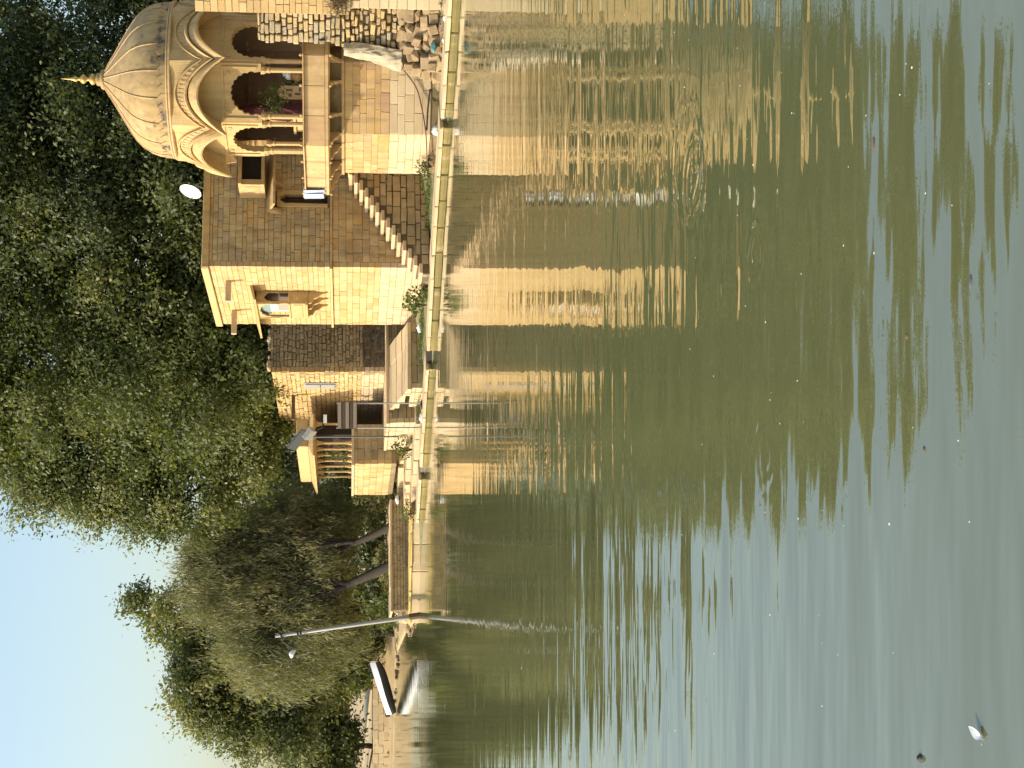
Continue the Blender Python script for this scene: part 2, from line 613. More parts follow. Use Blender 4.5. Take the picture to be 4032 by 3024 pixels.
def make_water():
    m, t, N, L = nodes('lake_water')
    g = N.new('ShaderNodeNewGeometry')
    pos = g.outputs['Position']

    def stretched(sx, sy, rot=0.0):
        mp = N.new('ShaderNodeMapping')
        mp.inputs['Scale'].default_value = (sx, sy, 1)
        mp.inputs['Rotation'].default_value = (0, 0, rot)
        L.new(pos, mp.inputs[0])
        return mp.outputs[0]
    w1 = noise_(t, stretched(.55, 2.3, .06), 1, 2, .45)
    w2 = noise_(t, stretched(.16, .62, -.1), 1, 2, .4)
    w3 = noise_(t, stretched(1.6, 7.5, .03), 1, 2, .5)
    patch = noise_(t, stretched(.05, .11), 1, 2, .5)
    pm = math_(t, 'MULTIPLY', math_(t, 'SUBTRACT', patch, .38, clamp=True), 3.2, clamp=True)
    sx = N.new('ShaderNodeSeparateXYZ')
    L.new(pos, sx.inputs[0])
    calm = N.new('ShaderNodeMapRange')       # the lee of the far shore is calmer
    for i_, v_ in zip((1, 2, 3, 4), (18, 44, 1, .12)):
        calm.inputs[i_].default_value = v_
    L.new(sx.outputs[1], calm.inputs[0])
    h = math_(t, 'ADD', math_(t, 'MULTIPLY', math_(t, 'MULTIPLY', w1, calm.outputs[0]), .021), math_(t, 'MULTIPLY', math_(t, 'MULTIPLY', w2, calm.outputs[0]), .05))
    h = math_(t, 'ADD', h, math_(t, 'MULTIPLY', math_(t, 'MULTIPLY', w3, pm), .0035))
    # rings where fish have risen
    for cx, cy, r0, wd, amp in RINGS:
        vd = N.new('ShaderNodeVectorMath')
        vd.operation = 'DISTANCE'
        wob = N.new('ShaderNodeTexNoise')
        wob.inputs['Scale'].default_value = 3.0
        L.new(pos, wob.inputs['Vector'])
        va = N.new('ShaderNodeVectorMath')
        va.operation = 'MULTIPLY_ADD'
        L.new(wob.outputs['Color'], va.inputs[0])
        va.inputs[1].default_value = (.22, .22, 0)
        L.new(pos, va.inputs[2])
        L.new(va.outputs[0], vd.inputs[0])
        vd.inputs[1].default_value = (cx + .11, cy + .11, 0)
        r = vd.outputs['Value']
        env = math_(t, 'EXPONENT', math_(t, 'MULTIPLY', math_(t, 'POWER', math_(t, 'DIVIDE', math_(t, 'SUBTRACT', r, r0), wd), 2), -1))
        wv = math_(t, 'SINE', math_(t, 'MULTIPLY', r, 38))
        h = math_(t, 'ADD', h, math_(t, 'MULTIPLY', math_(t, 'MULTIPLY', env, wv), amp))
    b = noise_(t, stretched(.3, .3), 1, 4, .6)
    c = mixc(t, b, (.098, .106, .043), (.122, .128, .055))
    bs = finish(t, c, .012, h, 1.0, .5)
    bs.inputs['IOR'].default_value = 2.5
    bs.inputs['Specular Tint'].default_value = (1.0, .98, .89, 1)
    mb = MB()
    mb.quad((-900, -500, 0), (900, -500, 0), (900, 420, 0), (-900, 420, 0))
    o = mb.build('lake_water', m, None, fix=False, loc=(0, 30, 0))
    o['kind'] = 'structure'


RINGS = [(1.85, 13.6, .26, .2, .0026), (2.05, 13.9, .55, .1, .0016), (-.55, 11.2, .22, .14, .0009), (1.0, 11.5, .2, .16, .0014), (.15, 12.4, .16, .1, .0008)]
make_water()


def run_blocks(parent, name, poly, off, width, z0, z1, ln, units, mat, gap=.015, gaps=(), jit=.02, rng=random):
    """stones along a line; gaps: (from, to) distances left open"""
    ms = with_mat(units, mat)
    L_ = [0.0]
    for a, b in zip(poly, poly[1:]):
        L_.append(L_[-1] + (b - a).length)

    def pt(s):
        for k in range(len(poly) - 1):
            if s <= L_[k + 1] or k == len(poly) - 2:
                f = (s - L_[k]) / (L_[k + 1] - L_[k])
                return poly[k].lerp(poly[k + 1], f), (poly[k + 1] - poly[k]).normalized()
    s = 0
    while s < L_[-1] - .2:
        b = min(L_[-1], s + rng.uniform(*ln))
        for g0, g1 in gaps:
            if s < g0 < b:
                b = g0
            elif g0 <= s < g1:
                s = g1
                b = max(b, s + .3)
        c0, _ = pt(s)
        c1, _ = pt(min(b, L_[-1]))
        d = c1 - c0
        if d.length > .12:
            t = d.normalized()
            n = Vector((t.y, -t.x, 0))
            dz = rng.uniform(-jit, jit)
            c = (c0 + c1) / 2 + n * (off + width / 2 + rng.uniform(-jit, jit)) + V(0, 0, (z0 + z1) / 2 + dz)
            piece(name, rng.choice(ms), parent, c, math.atan2(t.y, t.x), (d.length - gap, width, z1 - z0))
        s = b


# the low kerb of slabs in the water in front of the buildings
kerb_line = shore_sub(3, 11)
kerb = thing('shore_kerb', (4.4, 52, 0), 'low pale stone kerb with algae-stained foot running along the water', 'kerb')
KG = [(8.55, 8.95), (19.4, 20.35), (26.6, 27.4), (30.6, 31.4)]
run_blocks(kerb, 'kerb_slab', kerb_line, 0, 1.0, .135, .25, (.9, 1.5), ASHLAR, M['pale'], gaps=KG, jit=.012)
run_blocks(kerb, 'footing_block', kerb_line, .035, .9, -.5, .131, (1.1, 1.9), ASHLAR, M['algae'], gaps=KG, jit=.006)


def along(poly, s_):
    for a, b in zip(poly, poly[1:]):
        if s_ <= (b - a).length:
            return a + (b - a).normalized() * s_
        s_ -= (b - a).length
    return poly[-1]


for g0, g1 in KG:
    a, b = along(kerb_line, g0), along(kerb_line, g1)
    t = (b - a).normalized()
    nn = Vector((t.y, -t.x, 0))
    m = MB()
    m.fbox((a, t, nn), .0, (b - a).length, -.4, .2, .30, .95)
    m.build('gap_shade_block', M['dark'] if g1 - g0 > .9 else M['damp'], kerb)  # dark block set in each gap to stand for its inner shade

# ------------------------------------------------------------------ the stone house with the lit side wall
HC = (4.15, 55.0)
E1 = Vector((.963, .2694, 0))
E2 = Vector((-.2694, .963, 0))
FS = frame(HC, E1)                        # shaded wall: s to the right, n towards the lake
FL = (Vector((HC[0], HC[1], 0)), E2, -E1)   # sunlit wall: s runs away from the lake, n to the left
house = thing('stone_house', (HC[0], HC[1], .4), 'tall square sandstone house behind the staircase, one wall in full sun', 'house')
HT = 8.2
SL = 5.6
LL = 6.65
door = (2.27, 2.87, 3.80, 5.60)
win_s = (2.95, 4.0, 6.1, 6.85)
jh = (2.6, 4.3, 5.25, 6.35)               # jharokha opening on the sunlit wall


def cusp_arch(w, zs, h, n, depth=.09, k=8):
    pts = []
    N_ = n * k
    for i in range(N_ + 1):
        a = math.pi * (1 - i / N_)
        r = 1 - depth * (1 - abs(math.sin(n * a / 1)))
        pts.append((w * r * math.cos(a), zs + h * r * max(0, math.sin(a)) ** .9))
    return pts


wall_s = core(house, 'wall', FS, SL, .3, HT - .25, .5, -.022, [door], M['mortar'], .1)
courses(wall_s, FS, SL, 3.72, HT - .25, (.12, .27), (.22, .66), ASHLAR, M['ashlar'], .2, .010, .02, [door], 300, start=.2, rag=.07)
courses(wall_s, FS, 3.4, .3, 3.62, (.2, .34), (.3, .85), ASHLAR, M['ashlar'], .2, .010, .02, [], 120, start=.2)
wall_l = core(house, 'wall', (FL[0] + E1 * 0.0, FL[1], FL[2]), LL, .3, HT - .25, .45, -.03, [jh], M['mortar'], .2)
courses(wall_l, FL, LL, 3.72, HT - .25, (.16, .24), (.4, .8), ASHLAR, M['lit_ashlar'], .2, .010, .008, [jh], 300)
courses(wall_l, FL, LL, 1.9, 3.62, (.2, .3), (.45, .9), ASHLAR, M['lit_ashlar'], .2, .010, .008, [], 150)
courses(wall_l, FL, LL, .3, 1.9, (.22, .34), (.45, .9), ASHLAR, M['pale'], .2, .010, .008, [], 150)
m = MB()
m.fbox(FS, -.06, SL, HT - .25, HT, -.5, .07)
m.build('coping', M['ashlar'], house, bevel=.02)
m = MB()
m.fbox(FL, .0, LL + .05, HT - .24, HT + .02, -.45, .09)
m.build('coping', M['lit_ashlar'], house, bevel=.02)
m = MB()
m.fbox(FS, -.05, SL, 3.63, 3.71, -.3, .06)
m.build('string_course', M['ashlar'], house)
m = MB()
m.fbox(FL, -.05, LL + .15, 3.63, 3.715, -.3, .08)
m.build('string_course', M['lit_ashlar'], house)
m = MB()
m.fbox(FS, .5, SL, HT - .35, HT - .26, -6, -.45)
m.build('roof', M['mortar'], house)
# rear walls so that the house is solid
m = MB()
m.fbox(FL, LL - .4, LL, .3, HT - .26, -SL, -.46)
m.fbox(FS, SL - .35, SL, .3, HT - .26, -LL + .42, -.51)
m.build('wall', M['mortar'], house)
# beams standing out of the sunlit wall
for s_, z_, p_ in ((1.5, 7.28, .78), (4.85, 7.3, .95)):
    m = MB()
    m.fbox(FL, s_, s_ + .16, z_, z_ + .2, -.2, p_)
    m.build('projecting_beam', M['stair'], house, bevel=.012)
# long stone shelf over the jharokha
m = MB()
O, e, n = FL
for a, b in ((2.0, LL + .1),):
    P = lambda s_, q, z_: O + e * s_ + n * q + V(0, 0, z_)
    m.hexa([P(a, -.05, 6.55), P(b, -.05, 6.55), P(b, .55, 6.42), P(a, .55, 6.42), P(a, -.05, 6.66), P(b, -.05, 6.66), P(b, .55, 6.49), P(a, .55, 6.49)])
m.build('stone_shelf', M['lit_ashlar'], house)
# jharokha: box, posts, arch, brackets
J0, J1, JP = 2.6, 4.35, .52
jo = MB()
jo.fbox(FL, J0, J1, 4.56, 4.64, -.1, JP + .03)
jo.fbox(FL, J0 + .02, J1 - .02, 4.64, 5.2, .0, JP - .02)
jo.fbox(FL, J0, J1, 5.2, 5.27, -.1, JP + .02)
jb = jo.build('balcony_box', M['carved'], house, bevel=.012)
m = MB()
m.fbox(FL, J0 + .12, J1 - .12, 4.76, 5.08, JP - .03, JP + .005)
m.build('carved_panel', M['lit_ashlar'], jb)
m = MB()
m.fbox(FL, J0 + .0, J0 + .03, 4.75, 5.1, .12, JP - .12)
m.lathe([(.0, 0), (.075, 0), (.075, .02), (.04, .03), (0, .03)], (0, 0, 0), 12)
for k in range(len(m.v) - 60, len(m.v)):
    p = m.v[k]
    q = O + e * (J0 - p.z) + n * (JP / 2 + p.x) + V(0, 0, 4.92 + p.y)
    m.v[k] = q
m.build('rosette_panel', M['carved'], jb)
for s_ in (J0 + .05, J1 - .13):
    m = MB()
    m.fbox(FL, s_, s_ + .1, 5.27, 6.0, JP - .13, JP - .03)
    m.build('post', M['carved'], house, bevel=.015)
    m = MB()
    m.fbox(FL, s_, s_ + .1, 5.27, 6.0, -.05, .05)
    m.build('post', M['carved'], house, bevel=.015)
# arch boards between the posts, front and side
ap = cusp_arch(.70, 5.98, .36, 5, .08)
poly = [(-.87, 5.92), *[(a, max(b, 5.92)) for a, b in ap], (.87, 5.92), (.87, 6.44), (-.87, 6.44)]
m = MB()
m.extrude(poly, lambda a, b: O + e * (J0 + .875 + a) + n * (JP - .04) + V(0, 0, b), n * -.07)
m.build('arch_board', M['carved'], house)
ap = cusp_arch(.19, 5.85, .3, 3, .1)
poly = [(-.27, 5.6), *[(a, b) for a, b in ap], (.27, 5.6), (.27, 6.44), (-.27, 6.44)]
for s_ in (J0 + .03, J1 - .1):
    m = MB()
    m.extrude(poly, lambda a, b: O + e * s_ + n * (.24 + a) + V(0, 0, b), e * .07)
    m.build('arch_board', M['carved'], house)
m = MB()
m.fbox(FL, J0 + .1, J1 - .1, 5.1, 6.45, -.12, -.08)
m.build('screen', M['wood'], house)
m = MB()
m.fbox(FL, J0 + .12, J1 - .12, 5.93, 6.42, JP - .2, JP - .17)
m.build('arch_panel', M['teal'], house)
m = MB()
m.fbox(FL, J0 + .16, J1 - .75, 5.275, 5.93, JP - .09, JP - .06)
m.build('panel', M['white'], house)
m = MB()
m.fbox(FL, J0 + .24, J1 - .85, 5.276, 5.66, JP - .058, JP - .05)
m.build('panel', M['pink'], house)
for s_ in (J0 + .08, J0 + .75, J1 - .2):
    m = MB()
    pr = [(.0, 3.85), (.07, 3.85), (.1, 4.05), (.22, 4.2), (.26, 4.32), (.42, 4.42), (.46, 4.555), (0, 4.555)]
    m.extrude(pr, lambda a, b: O + e * s_ + n * a + V(0, 0, b), e * .13)
    m.build('bracket', M['carved'], house)
# door with cusped head on the shaded wall
O2, e2, n2 = FS
dm = (door[0] + door[1]) / 2
ap = cusp_arch(.2, 5.15, .36, 4, .12)
poly = [(-.3, 3.8), (-.2, 3.8), *[(a, b) for a, b in ap], (.2, 3.8), (.3, 3.8), (.3, 5.6), (-.3, 5.6)]
m = MB()
m.extrude(poly, lambda a, b: O2 + e2 * (dm + a) + n2 * .1 + V(0, 0, b), n2 * -.35)
m.build('door_frame', M['carved'], house)
m = MB()
m.fbox(FS, door[0], door[1], 3.8, 5.6, -.49, -.46)
dd = m.build('door', M['wood'], house)
m = MB()
for k in range(4):
    m.fbox(FS, door[0] + .12 + k * .1, door[0] + .13 + k * .1, 3.85, 5.3, -.462, -.448)
m.build('door_batten', M['dark'], dd)
# oriel window on the shaded wall, its left cheek in the sun
OR = (2.6, 4.05)
OP = 1.25
m = MB()
m.fbox(FS, OR[0], OR[1], 6.0, 6.1, -.1, OP)
m.fbox(FS, OR[0], OR[1], 6.78, 6.9, -.1, OP + .06)
m.fbox(FS, OR[0], OR[0] + .1, 6.1, 6.78, -.1, OP - .02)
m.fbox(FS, OR[1] - .1, OR[1], 6.1, 6.78, -.1, OP - .02)
m.fbox(FS, OR[0] + .1, OR[0] + .2, 6.1, 6.78, OP - .14, OP - .03)
ori = m.build('oriel', M['carved'], house)
m = MB()
m.fbox(FS, OR[0] + .2, OR[1] - .1, 6.1, 6.78, OP - .3, OP - .27)
m.build('window_pane', M['dark'], ori)
m = MB()
m.fbox(FS, OR[0] - .015, OR[0] + .01, 6.18, 6.7, .2, OP - .2)
m.build('carved_panel', M['rail'], ori)
P = lambda s_, q, z_: O2 + e2 * s_ + n2 * q + V(0, 0, z_)
m = MB()
a, b = 2.05, 4.1
m.hexa([P(a, -.05, 5.86), P(b, -.05, 5.86), P(b, .85, 5.62), P(a, .85, 5.62), P(a, -.05, 5.97), P(b, -.05, 5.97), P(b, .85, 5.70), P(a, .85, 5.70)])
m.build('door_canopy', M['carved'], house)
for s_ in (2.0, 3.05):
    m = MB()
    m.extrude([(0, 5.4), (.1, 5.45), (.3, 5.66), (.32, 5.8), (0, 5.86)], lambda a_, b_: P(s_, a_, b_), e2 * .12)
    m.build('bracket', M['carved'], house)

# staircase along the shaded wall
stair = thing('stone_staircase', (4.2, 53.5, .4), 'steep open staircase of stone steps climbing the shaded house wall to the door', 'staircase')
SW = 1.45
NS = 14
SX0, SZ0 = -.75, .42                       # foot of the flight: s along the wall, height
TR, RI = .281, .187
for k in range(NS):
    z1 = SZ0 + RI * (k + 1)
    s0 = SX0 + TR * k
    m = MB()
    dj = random.uniform(-.02, .02)
    m.fbox(FS, s0 + dj, s0 + TR + .1, z1 - .12, z1, .02, SW + .03 + random.uniform(-.02, .03))
    m.build('step', M['stair'], stair, bevel=.012)
# masonry under the steps
m = MB()
for k in range(NS):
    s0 = SX0 + TR * k + .03
    m.fbox(FS, s0, s0 + TR, .2, SZ0 + RI * (k + 1) - .125, .01, SW - .06)
ZL = SZ0 + RI * NS
m.fbox(FS, SX0 + TR * NS + .03, 4.4, .2, ZL - .12, .01, SW - .06)
sm = m.build('stair_core', M['mortar_d'], stair)
FST = (O2 + n2 * SW, e2, n2)
courses(sm, FST, 4.4, .25, ZL - .14, (.18, .3), (.3, .75), ASHLAR, M['stairwall'], .2, .016, .03, [], 300, rag=.18, end=lambda z: (max(SX0, SX0 + TR * ((z + .26 - SZ0) / RI)) + .02, 4.4))
m = MB()
m.fbox(FS, SX0 + TR * NS, 4.6, ZL - .12, ZL + .03, .0, SW + .06)
m.build('landing_slab', M['stair'], stair, bevel=.015)
m = MB()
m.fbox(FS, SX0 + TR * NS - .02, SX0 + TR * NS + .5, ZL + .03, ZL + .5, SW - .25, SW + .02)
m.build('landing_block', M['stairwall'], stair, bevel=.015)

# satellite dish on the roof
dish = thing('satellite_dish', (7.0, 55.9, 8.2), 'white satellite dish on the roof edge of the stone house', 'satellite dish')
m = MB()
dn_ = Vector((-.80, -.52, .30)).normalized()
du = dn_.cross(V(0, 0, 1)).normalized()
dv = du.cross(dn_)
dc = V(6.93, 55.72, 8.62)
rows = []
for k in range(8):
    r = .40 * k / 7
    rows.append([dc + dn_ * (.10 * (r / .4) ** 2) + (du * math.cos(a) * .9 + dv * math.sin(a)) * r for a in [2 * math.pi * q / 28 for q in range(28)]])
m.grid(rows, True)
m.grid([[p - dn_ * .012 for p in r] for r in rows[::-1]], True)
m.build('reflector', M['white'], dish, smooth=True)
m = MB()
m.tube([dc - dv * .36 + dn_ * .05, dc - dv * .1 + dn_ * .42], .012)
m.build('feed_arm', M['steel'], dish)
m = MB()
m.tube([dc - dn_ * .03, dc - dn_ * .2 - V(0, 0, .1), V(7.0, 55.9, 8.2)], .025)
m.tube([dc - dn_ * .2, V(7.25, 55.95, 8.2)], .015)
m.build('mount', M['steel'], dish)

# ------------------------------------------------------------------ the domed pavilion
AX = Vector((9.97, 51.5, 0))
PH0 = R(19.6)
T22 = math.tan(R(22.5))
C22 = math.cos(R(22.5))


def fvec(k):
    p = PH0 + k * R(45)
    return Vector((-math.sin(p), -math.cos(p), 0)), Vector((-math.cos(p), math.sin(p), 0))


def fpt(k, n_, t_, z):
    """point on octagon face k: apothem n_, t_ in -1..1 across the face"""
    n, t = fvec(k)
    return AX + n * n_ + t * (t_ * n_ * T22) + V(0, 0, z)


def oct_ring(ap_, z):
    return [fpt(k, ap_, 1, z) for k in range(8)]


pav = thing('domed_pavilion', (AX.x, AX.y, .7), 'octagonal sandstone pavilion with ribbed dome and gilded finial on a high plinth', 'pavilion')
APB = 2.74
m = MB()
m.grid([oct_ring(APB - .04, .2), oct_ring(APB - .04, 3.645)], True)
m.v += oct_ring(APB - .04, 3.645)
m.f.append(tuple(range(len(m.v) - 8, len(m.v))))
pl = m.build('plinth', M['mortar'], pav)
for k in (-1, 0, 1, 2):
    n, t = fvec(k)
    hw = APB * T22
    fr = (AX + n * APB + t * hw, -t, n)
    courses(pl, fr, 2 * hw, .45, 1.75, (.22, .3), (.5, 1.1), ASHLAR, M['pale'], .25, .006, .006, [], 120)
    courses(pl, fr, 2 * hw, 1.75, 3.18, (.16, .36), (.3, .95), ASHLAR, M['base'], .25, .006, .006, [], 120)
m = MB()
m.grid([oct_ring(a, z) for a, z in ((APB - .02, 3.18), (APB + .06, 3.19), (APB + .06, 3.27), (APB - .02, 3.3))], True)
m.build('plinth_moulding', M['base'], pav)
APR = 3.40
m = MB()
m.grid([oct_ring(a, z) for a, z in ((2.0, 3.64), (APR - .12, 3.64), (APR + .03, 3.69), (APR + .03, 3.78), (APR - .1, 3.79), (0.02, 3.8))], True)
m.build('balcony_floor', M['rail'], pav)
# brackets
pr = [(0, 3.2), (.05, 3.2), (.1, 3.32), (.3, 3.42), (.34, 3.5), (.55, 3.56), (.58, 3.64), (0, 3.64)]
for k in range(-2, 4):
    n, t = fvec(k)
    for tt in (-.36, .36):
        o_ = AX + n * (APB - .01) + t * (tt * APR * T22 - .05)
        m = MB()
        m.extrude(pr, lambda a, b: o_ + n * a + V(0, 0, b), t * .1)
        m.build('bracket', M['rail'], pav)
    n2_ = (fvec(k)[0] + fvec(k + 1)[0]).normalized()
    t2_ = Vector((-n2_.y, n2_.x, 0))
    o_ = AX + n2_ * (APB / C22 - .03) - t2_ * .05
    m = MB()
    m.extrude(pr, lambda a, b: o_ + n2_ * a * 1.08 + V(0, 0, b), t2_ * .1)
    m.build('bracket', M['rail'], pav)
# railing panels and knobs
for k in range(-2, 4):
    for q in range(3):
        t0, t1 = -1 + q * 2 / 3 + .004, -1 + (q + 1) * 2 / 3 - .004
        m = MB()
        a, b = APR, APR - .13
        m.hexa([fpt(k, b, t0, 3.79), fpt(k, b, t1, 3.79), fpt(k, a, t1, 3.79), fpt(k, a, t0, 3.79),
                fpt(k, b - .02, t0, 4.44), fpt(k, b - .02, t1, 4.44), fpt(k, a - .015, t1, 4.44), fpt(k, a - .015, t0, 4.44)])
        rp = m.build('railing_panel', M['rail'], pav, bevel=.012)
        # slanting grooves stand as thin ribs
        m = MB()
        s = 1 if (q + k) % 2 else -1
        tm, td = (t0 + t1) / 2, (t1 - t0) / 2
        p0 = fpt(k, APR - .001, tm - s * td * .6, 3.85)
        p1 = fpt(k, APR - .014, tm + s * td * .5, 4.38)
        m.tube([p0, p1], .004, 5)
        m.build('raised_rib', M['rail'], rp)
    m = MB()
    m.grid([[fpt(k, APR - .12, -1, 4.442), fpt(k, APR - .12, 1, 4.442)], [fpt(k, APR - .12, -1, 4.48), fpt(k, APR - .12, 1, 4.48)],
            [fpt(k, APR + .08, -1, 4.48), fpt(k, APR + .08, 1, 4.48)], [fpt(k, APR + .08, -1, 4.442), fpt(k, APR + .08, 1, 4.442)], [fpt(k, APR - .12, -1, 4.442), fpt(k, APR - .12, 1, 4.442)]])
    m.build('rail_cap', M['rail'], pav)
    for tt in (-1 / 3, 1 / 3, 1):
        for z_, nn in ((4.53, APR - .02), (3.62, APR + .0)):
            m = MB()
            m.lathe([(.01, -.05), (.04, -.03), (.05, .0), (.04, .03), (.01, .05)], fpt(k, nn, tt, z_), 8)
            m.build('knob', M['carved'], pav, smooth=True)
# columns in pairs at the corners, cusped arches between them
APC = 2.26
colp = [(.14, 0), (.14, .14), (.10, .18), (.11, .24), (.085, .3), (.08, 1.1), (.085, 1.7), (.11, 1.76), (.09, 1.82), (.14, 1.92), (.15, 2.02)]
for k in range(8):
    for tt in (-.83, .83):
        m = MB()
        m.lathe(colp, fpt(k, APC - .12, tt, 3.8), 8, PH0)
        m.build('column', M['carved'], pav)


def zc(t):
    return 6.92 + .86 * (1 - abs(t) ** 2.15)


for k in range(8):
    n, t = fvec(k)
    hs = APC * T22
    ap = cusp_arch(.70, 6.0, .78, 11, .06, 6)
    top = [(hs * q, zc(q) + .16) for q in [1 - 2 * i / 20 for i in range(21)]]
    poly = [(-hs, 5.8), (-.70, 5.8), *ap, (.70, 5.8), (hs, 5.8), *top]
    m = MB()
    m.extrude(poly, lambda a, b: AX + n * APC + t * a + V(0, 0, b), n * -.22)
    ar = m.build('arch_wall', M['carved'], pav)
    if k in (-1 % 8, 0, 1, 2):
        m = MB()
        for a0, a1, z0, z1 in ((-.84, .84, 6.98, 7.06), (-.84, -.77, 5.95, 6.98), (.77, .84, 5.95, 6.98)):
            fr = (AX + n * APC, t, n)
            m.fbox(fr, a0, a1, z0, z1, -.01, .035)
        m.build('frame_moulding', M['carved'], ar)
        for a0 in (-.62, .62):
            m = MB()
            m.lathe([(0.0, 0), (.075, 0), (.075, .02), (.05, .03), (.03, .02), (0, .035)], (0, 0, 0), 14)
            m.v = [AX + n * (APC - .002 + p.z) + t * (a0 + p.x) + V(0, 0, 6.84 + p.y) for p in m.v]
            m.build('rosette', M['carved'], ar)
# curved eaves and frieze
NT = 24
prof = [(APC - .05, .18), (APC + .3, .12), (2.90, -.05), (2.93, .0), (2.90, .07), (2.79, .20), (2.71, .27), (2.62, .29), (2.75, .32), (2.77, .37), (2.71, .41), (2.63, .42), (2.55, .66), (2.61, .68), (2.60, .72), (2.50, .74)]
for k in range(8):
    m = MB()
    ts = [-1 + 2 * i / NT for i in range(NT + 1)]
    rows = [[fpt(k, nn, tt, zc(tt) + dz) for tt in ts] for nn, dz in prof]
    m.grid(rows)
    ea = m.build('eave', M['carved'], pav)
    m = MB()
    m.grid([[fpt(k, 2.5, tt, zc(tt) + .73) for tt in ts], [fpt(k, 2.44, tt, 8.62) for tt in ts]])
    m.build('drum_panel', M['carved'], pav)
    if k in (7, 0, 1, 2):
        for i in range(15):
            tt = -.86 + 1.72 * i / 14
            m = MB()
            c0 = fpt(k, 2.60, tt, zc(tt) + .52)
            n, t = fvec(k)
            up = (n * -.25 + V(0, 0, 1)).normalized()
            tl = (t + V(0, 0, -1.6 * tt * .5)).normalized()
            pts = [(-.035, -.09), (.015, -.10), (.05, .0), (.02, .10), (-.03, .08), (-.015, 0)]
            m.extrude(pts, lambda a, b: c0 + tl * a + up * b + n * .012, n * -.04)
            m.build('carved_leaf', M['rail'], ea)
# dome
RP = [(2.44, 8.58), (2.56, 8.60), (2.60, 8.64), (2.58, 8.69), (2.53, 8.70), (2.56, 8.73), (2.54, 8.77), (2.48, 8.78)]
m = MB()
m.lathe(RP, (AX.x, AX.y, 0), 64, 0, False)
m.build('drum_ring', M['rail'], pav)
DP = [(2.40, 8.66), (2.44, 8.70), (2.46, 8.72), (2.47, 8.75), (2.48, 8.78), (2.49, 8.96), (2.45, 9.25), (2.36, 9.5), (2.22, 9.72), (2.02, 9.92), (1.76, 10.1), (1.43, 10.3), (1.09, 10.5), (.77, 10.69), (.48, 10.87), (.27, 11.0), (.20, 11.06)]
m = MB()
m.lathe(DP, (AX.x, AX.y, 0), 64)
m.build('dome', M['dome'], pav, smooth=True)
NR = 18
for k in range(NR):
    a = 2 * math.pi * k / NR + .11
    pts = [V(AX.x + (r + .012) * math.cos(a), AX.y + (r + .012) * math.sin(a), z) for r, z in DP[5:]]
    m = MB()
    m.tube(pts, .019, 5)
    m.build('dome_rib', M['rail'], pav, smooth=True)
m = MB()
m.extrude([(-.148, .0), (.148, 0), (.14, .13), (.07, .22), (0, .29), (-.07, .22), (-.14, .13)], lambda a, b: V(0, a, b), V(-.05, 0, 0))
pet = m.build('petal', M['dome'], pav, loc=(0, 0, 0))
for k in range(54):
    o = pet if k == 0 else pet.copy()
    if k:
        COL.objects.link(o)
    a = 2 * math.pi * k / 54
    o.location = Vector((AX.x + 2.53 * math.cos(a), AX.y + 2.53 * math.sin(a), 8.76)) - WL[pav.name]
    o.rotation_euler = (0, -.04, a)
m = MB()
m.lathe([(.30, 10.98), (.34, 11.03), (.30, 11.1), (.2, 11.13), (.22, 11.18), (.2, 11.24), (.12, 11.28)], (AX.x, AX.y, 0), 20)
m.build('lotus_cap', M['dome'], pav, smooth=True)
m = MB()
m.lathe([(.10, 11.26), (.17, 11.33), (.19, 11.40), (.13, 11.46), (.06, 11.5), (.06, 11.56), (.13, 11.62), (.16, 11.68), (.11, 11.75), (.05, 11.8), (.05, 11.86), (.10, 11.92), (.06, 12.0), (.035, 12.1), (.02, 12.25), (.003, 12.42)], (AX.x, AX.y, 0), 16)
m.build('finial', M['gold'], pav, smooth=True)
for k in (3, 4, 5):
    n, t = fvec(k)
    m = MB()
    m.fbox((AX + n * (APC - .26), t, n), -.93, .93, 3.8, 7.1, -.06, .0)
    iw = m.build('dark_back_panel', M['wood'], pav)  # panels added across the rear arches to keep the inside dark
    m = MB()
    for z_ in (4.6, 5.5, 6.4):
        m.fbox((AX + n * (APC - .32), t, n), -.9, .9, z_, z_ + .1, -.05, .002)
    m.build('wall_batten', M['mortar_d'], iw)
m = MB()
m.grid([oct_ring(2.2, 7.5), oct_ring(.02, 7.55)], True)
m.build('dark_ceiling', M['mortar_d'], pav)  # dark surface added overhead to dim the pavilion interior

# things standing inside the pavilion


def pav_local(k, n_, off, z):
    n, t = fvec(k)
    return AX + n * n_ + t * off + V(0, 0, z)


n0, t0_ = fvec(0)
st = thing('carved_slab', pav_local(0, 1.5, .08, 3.8), 'upright tan stone slab with pointed top and dark carved figures inside the pavilion', 'stone slab')
m = MB()
m.extrude([(-.22, 0), (.22, 0), (.22, 1.3), (.13, 1.46), (0, 1.56), (-.13, 1.46), (-.22, 1.3)], lambda a, b: pav_local(0, 1.6, .05 + a, 3.8 + b), n0 * -.14)
m.build('slab', M['rail'], st, bevel=.01)
for a0, b0, w_, h_ in ((-.1, .78, .12, .07), (.04, .8, .07, .18), (.08, 1.08, .1, .1), (-.08, 1.05, .07, .2), (.0, 1.32, .12, .05)):
    m = MB()
    m.fbox((pav_local(0, 1.605, .05, 0), t0_, n0), a0 - w_ / 2, a0 + w_ / 2, 3.8 + b0, 3.8 + b0 + h_, -.02, .004)
    m.build('carved_figure', M['mortar_d'], st)
po = thing('clay_drum', pav_local(0, 1.5, -.5, 4.15), 'round brown clay drum beside the carved slab in the pavilion', 'drum')
m = MB()
m.lathe([(.05, 0), (.16, .03), (.21, .15), (.2, .28), (.14, .36), (.15, .4)], pav_local(0, 1.5, -.5, 4.5), 18)
m.build('drum_body', M['clay'], po, smooth=True)
m = MB()
m.lathe([(.22, 0), (.22, .03), (.17, .06), (.17, .68), (.1, .7)], pav_local(0, 1.5, -.5, 3.8), 14)
m.build('stand', M['wood'], po)


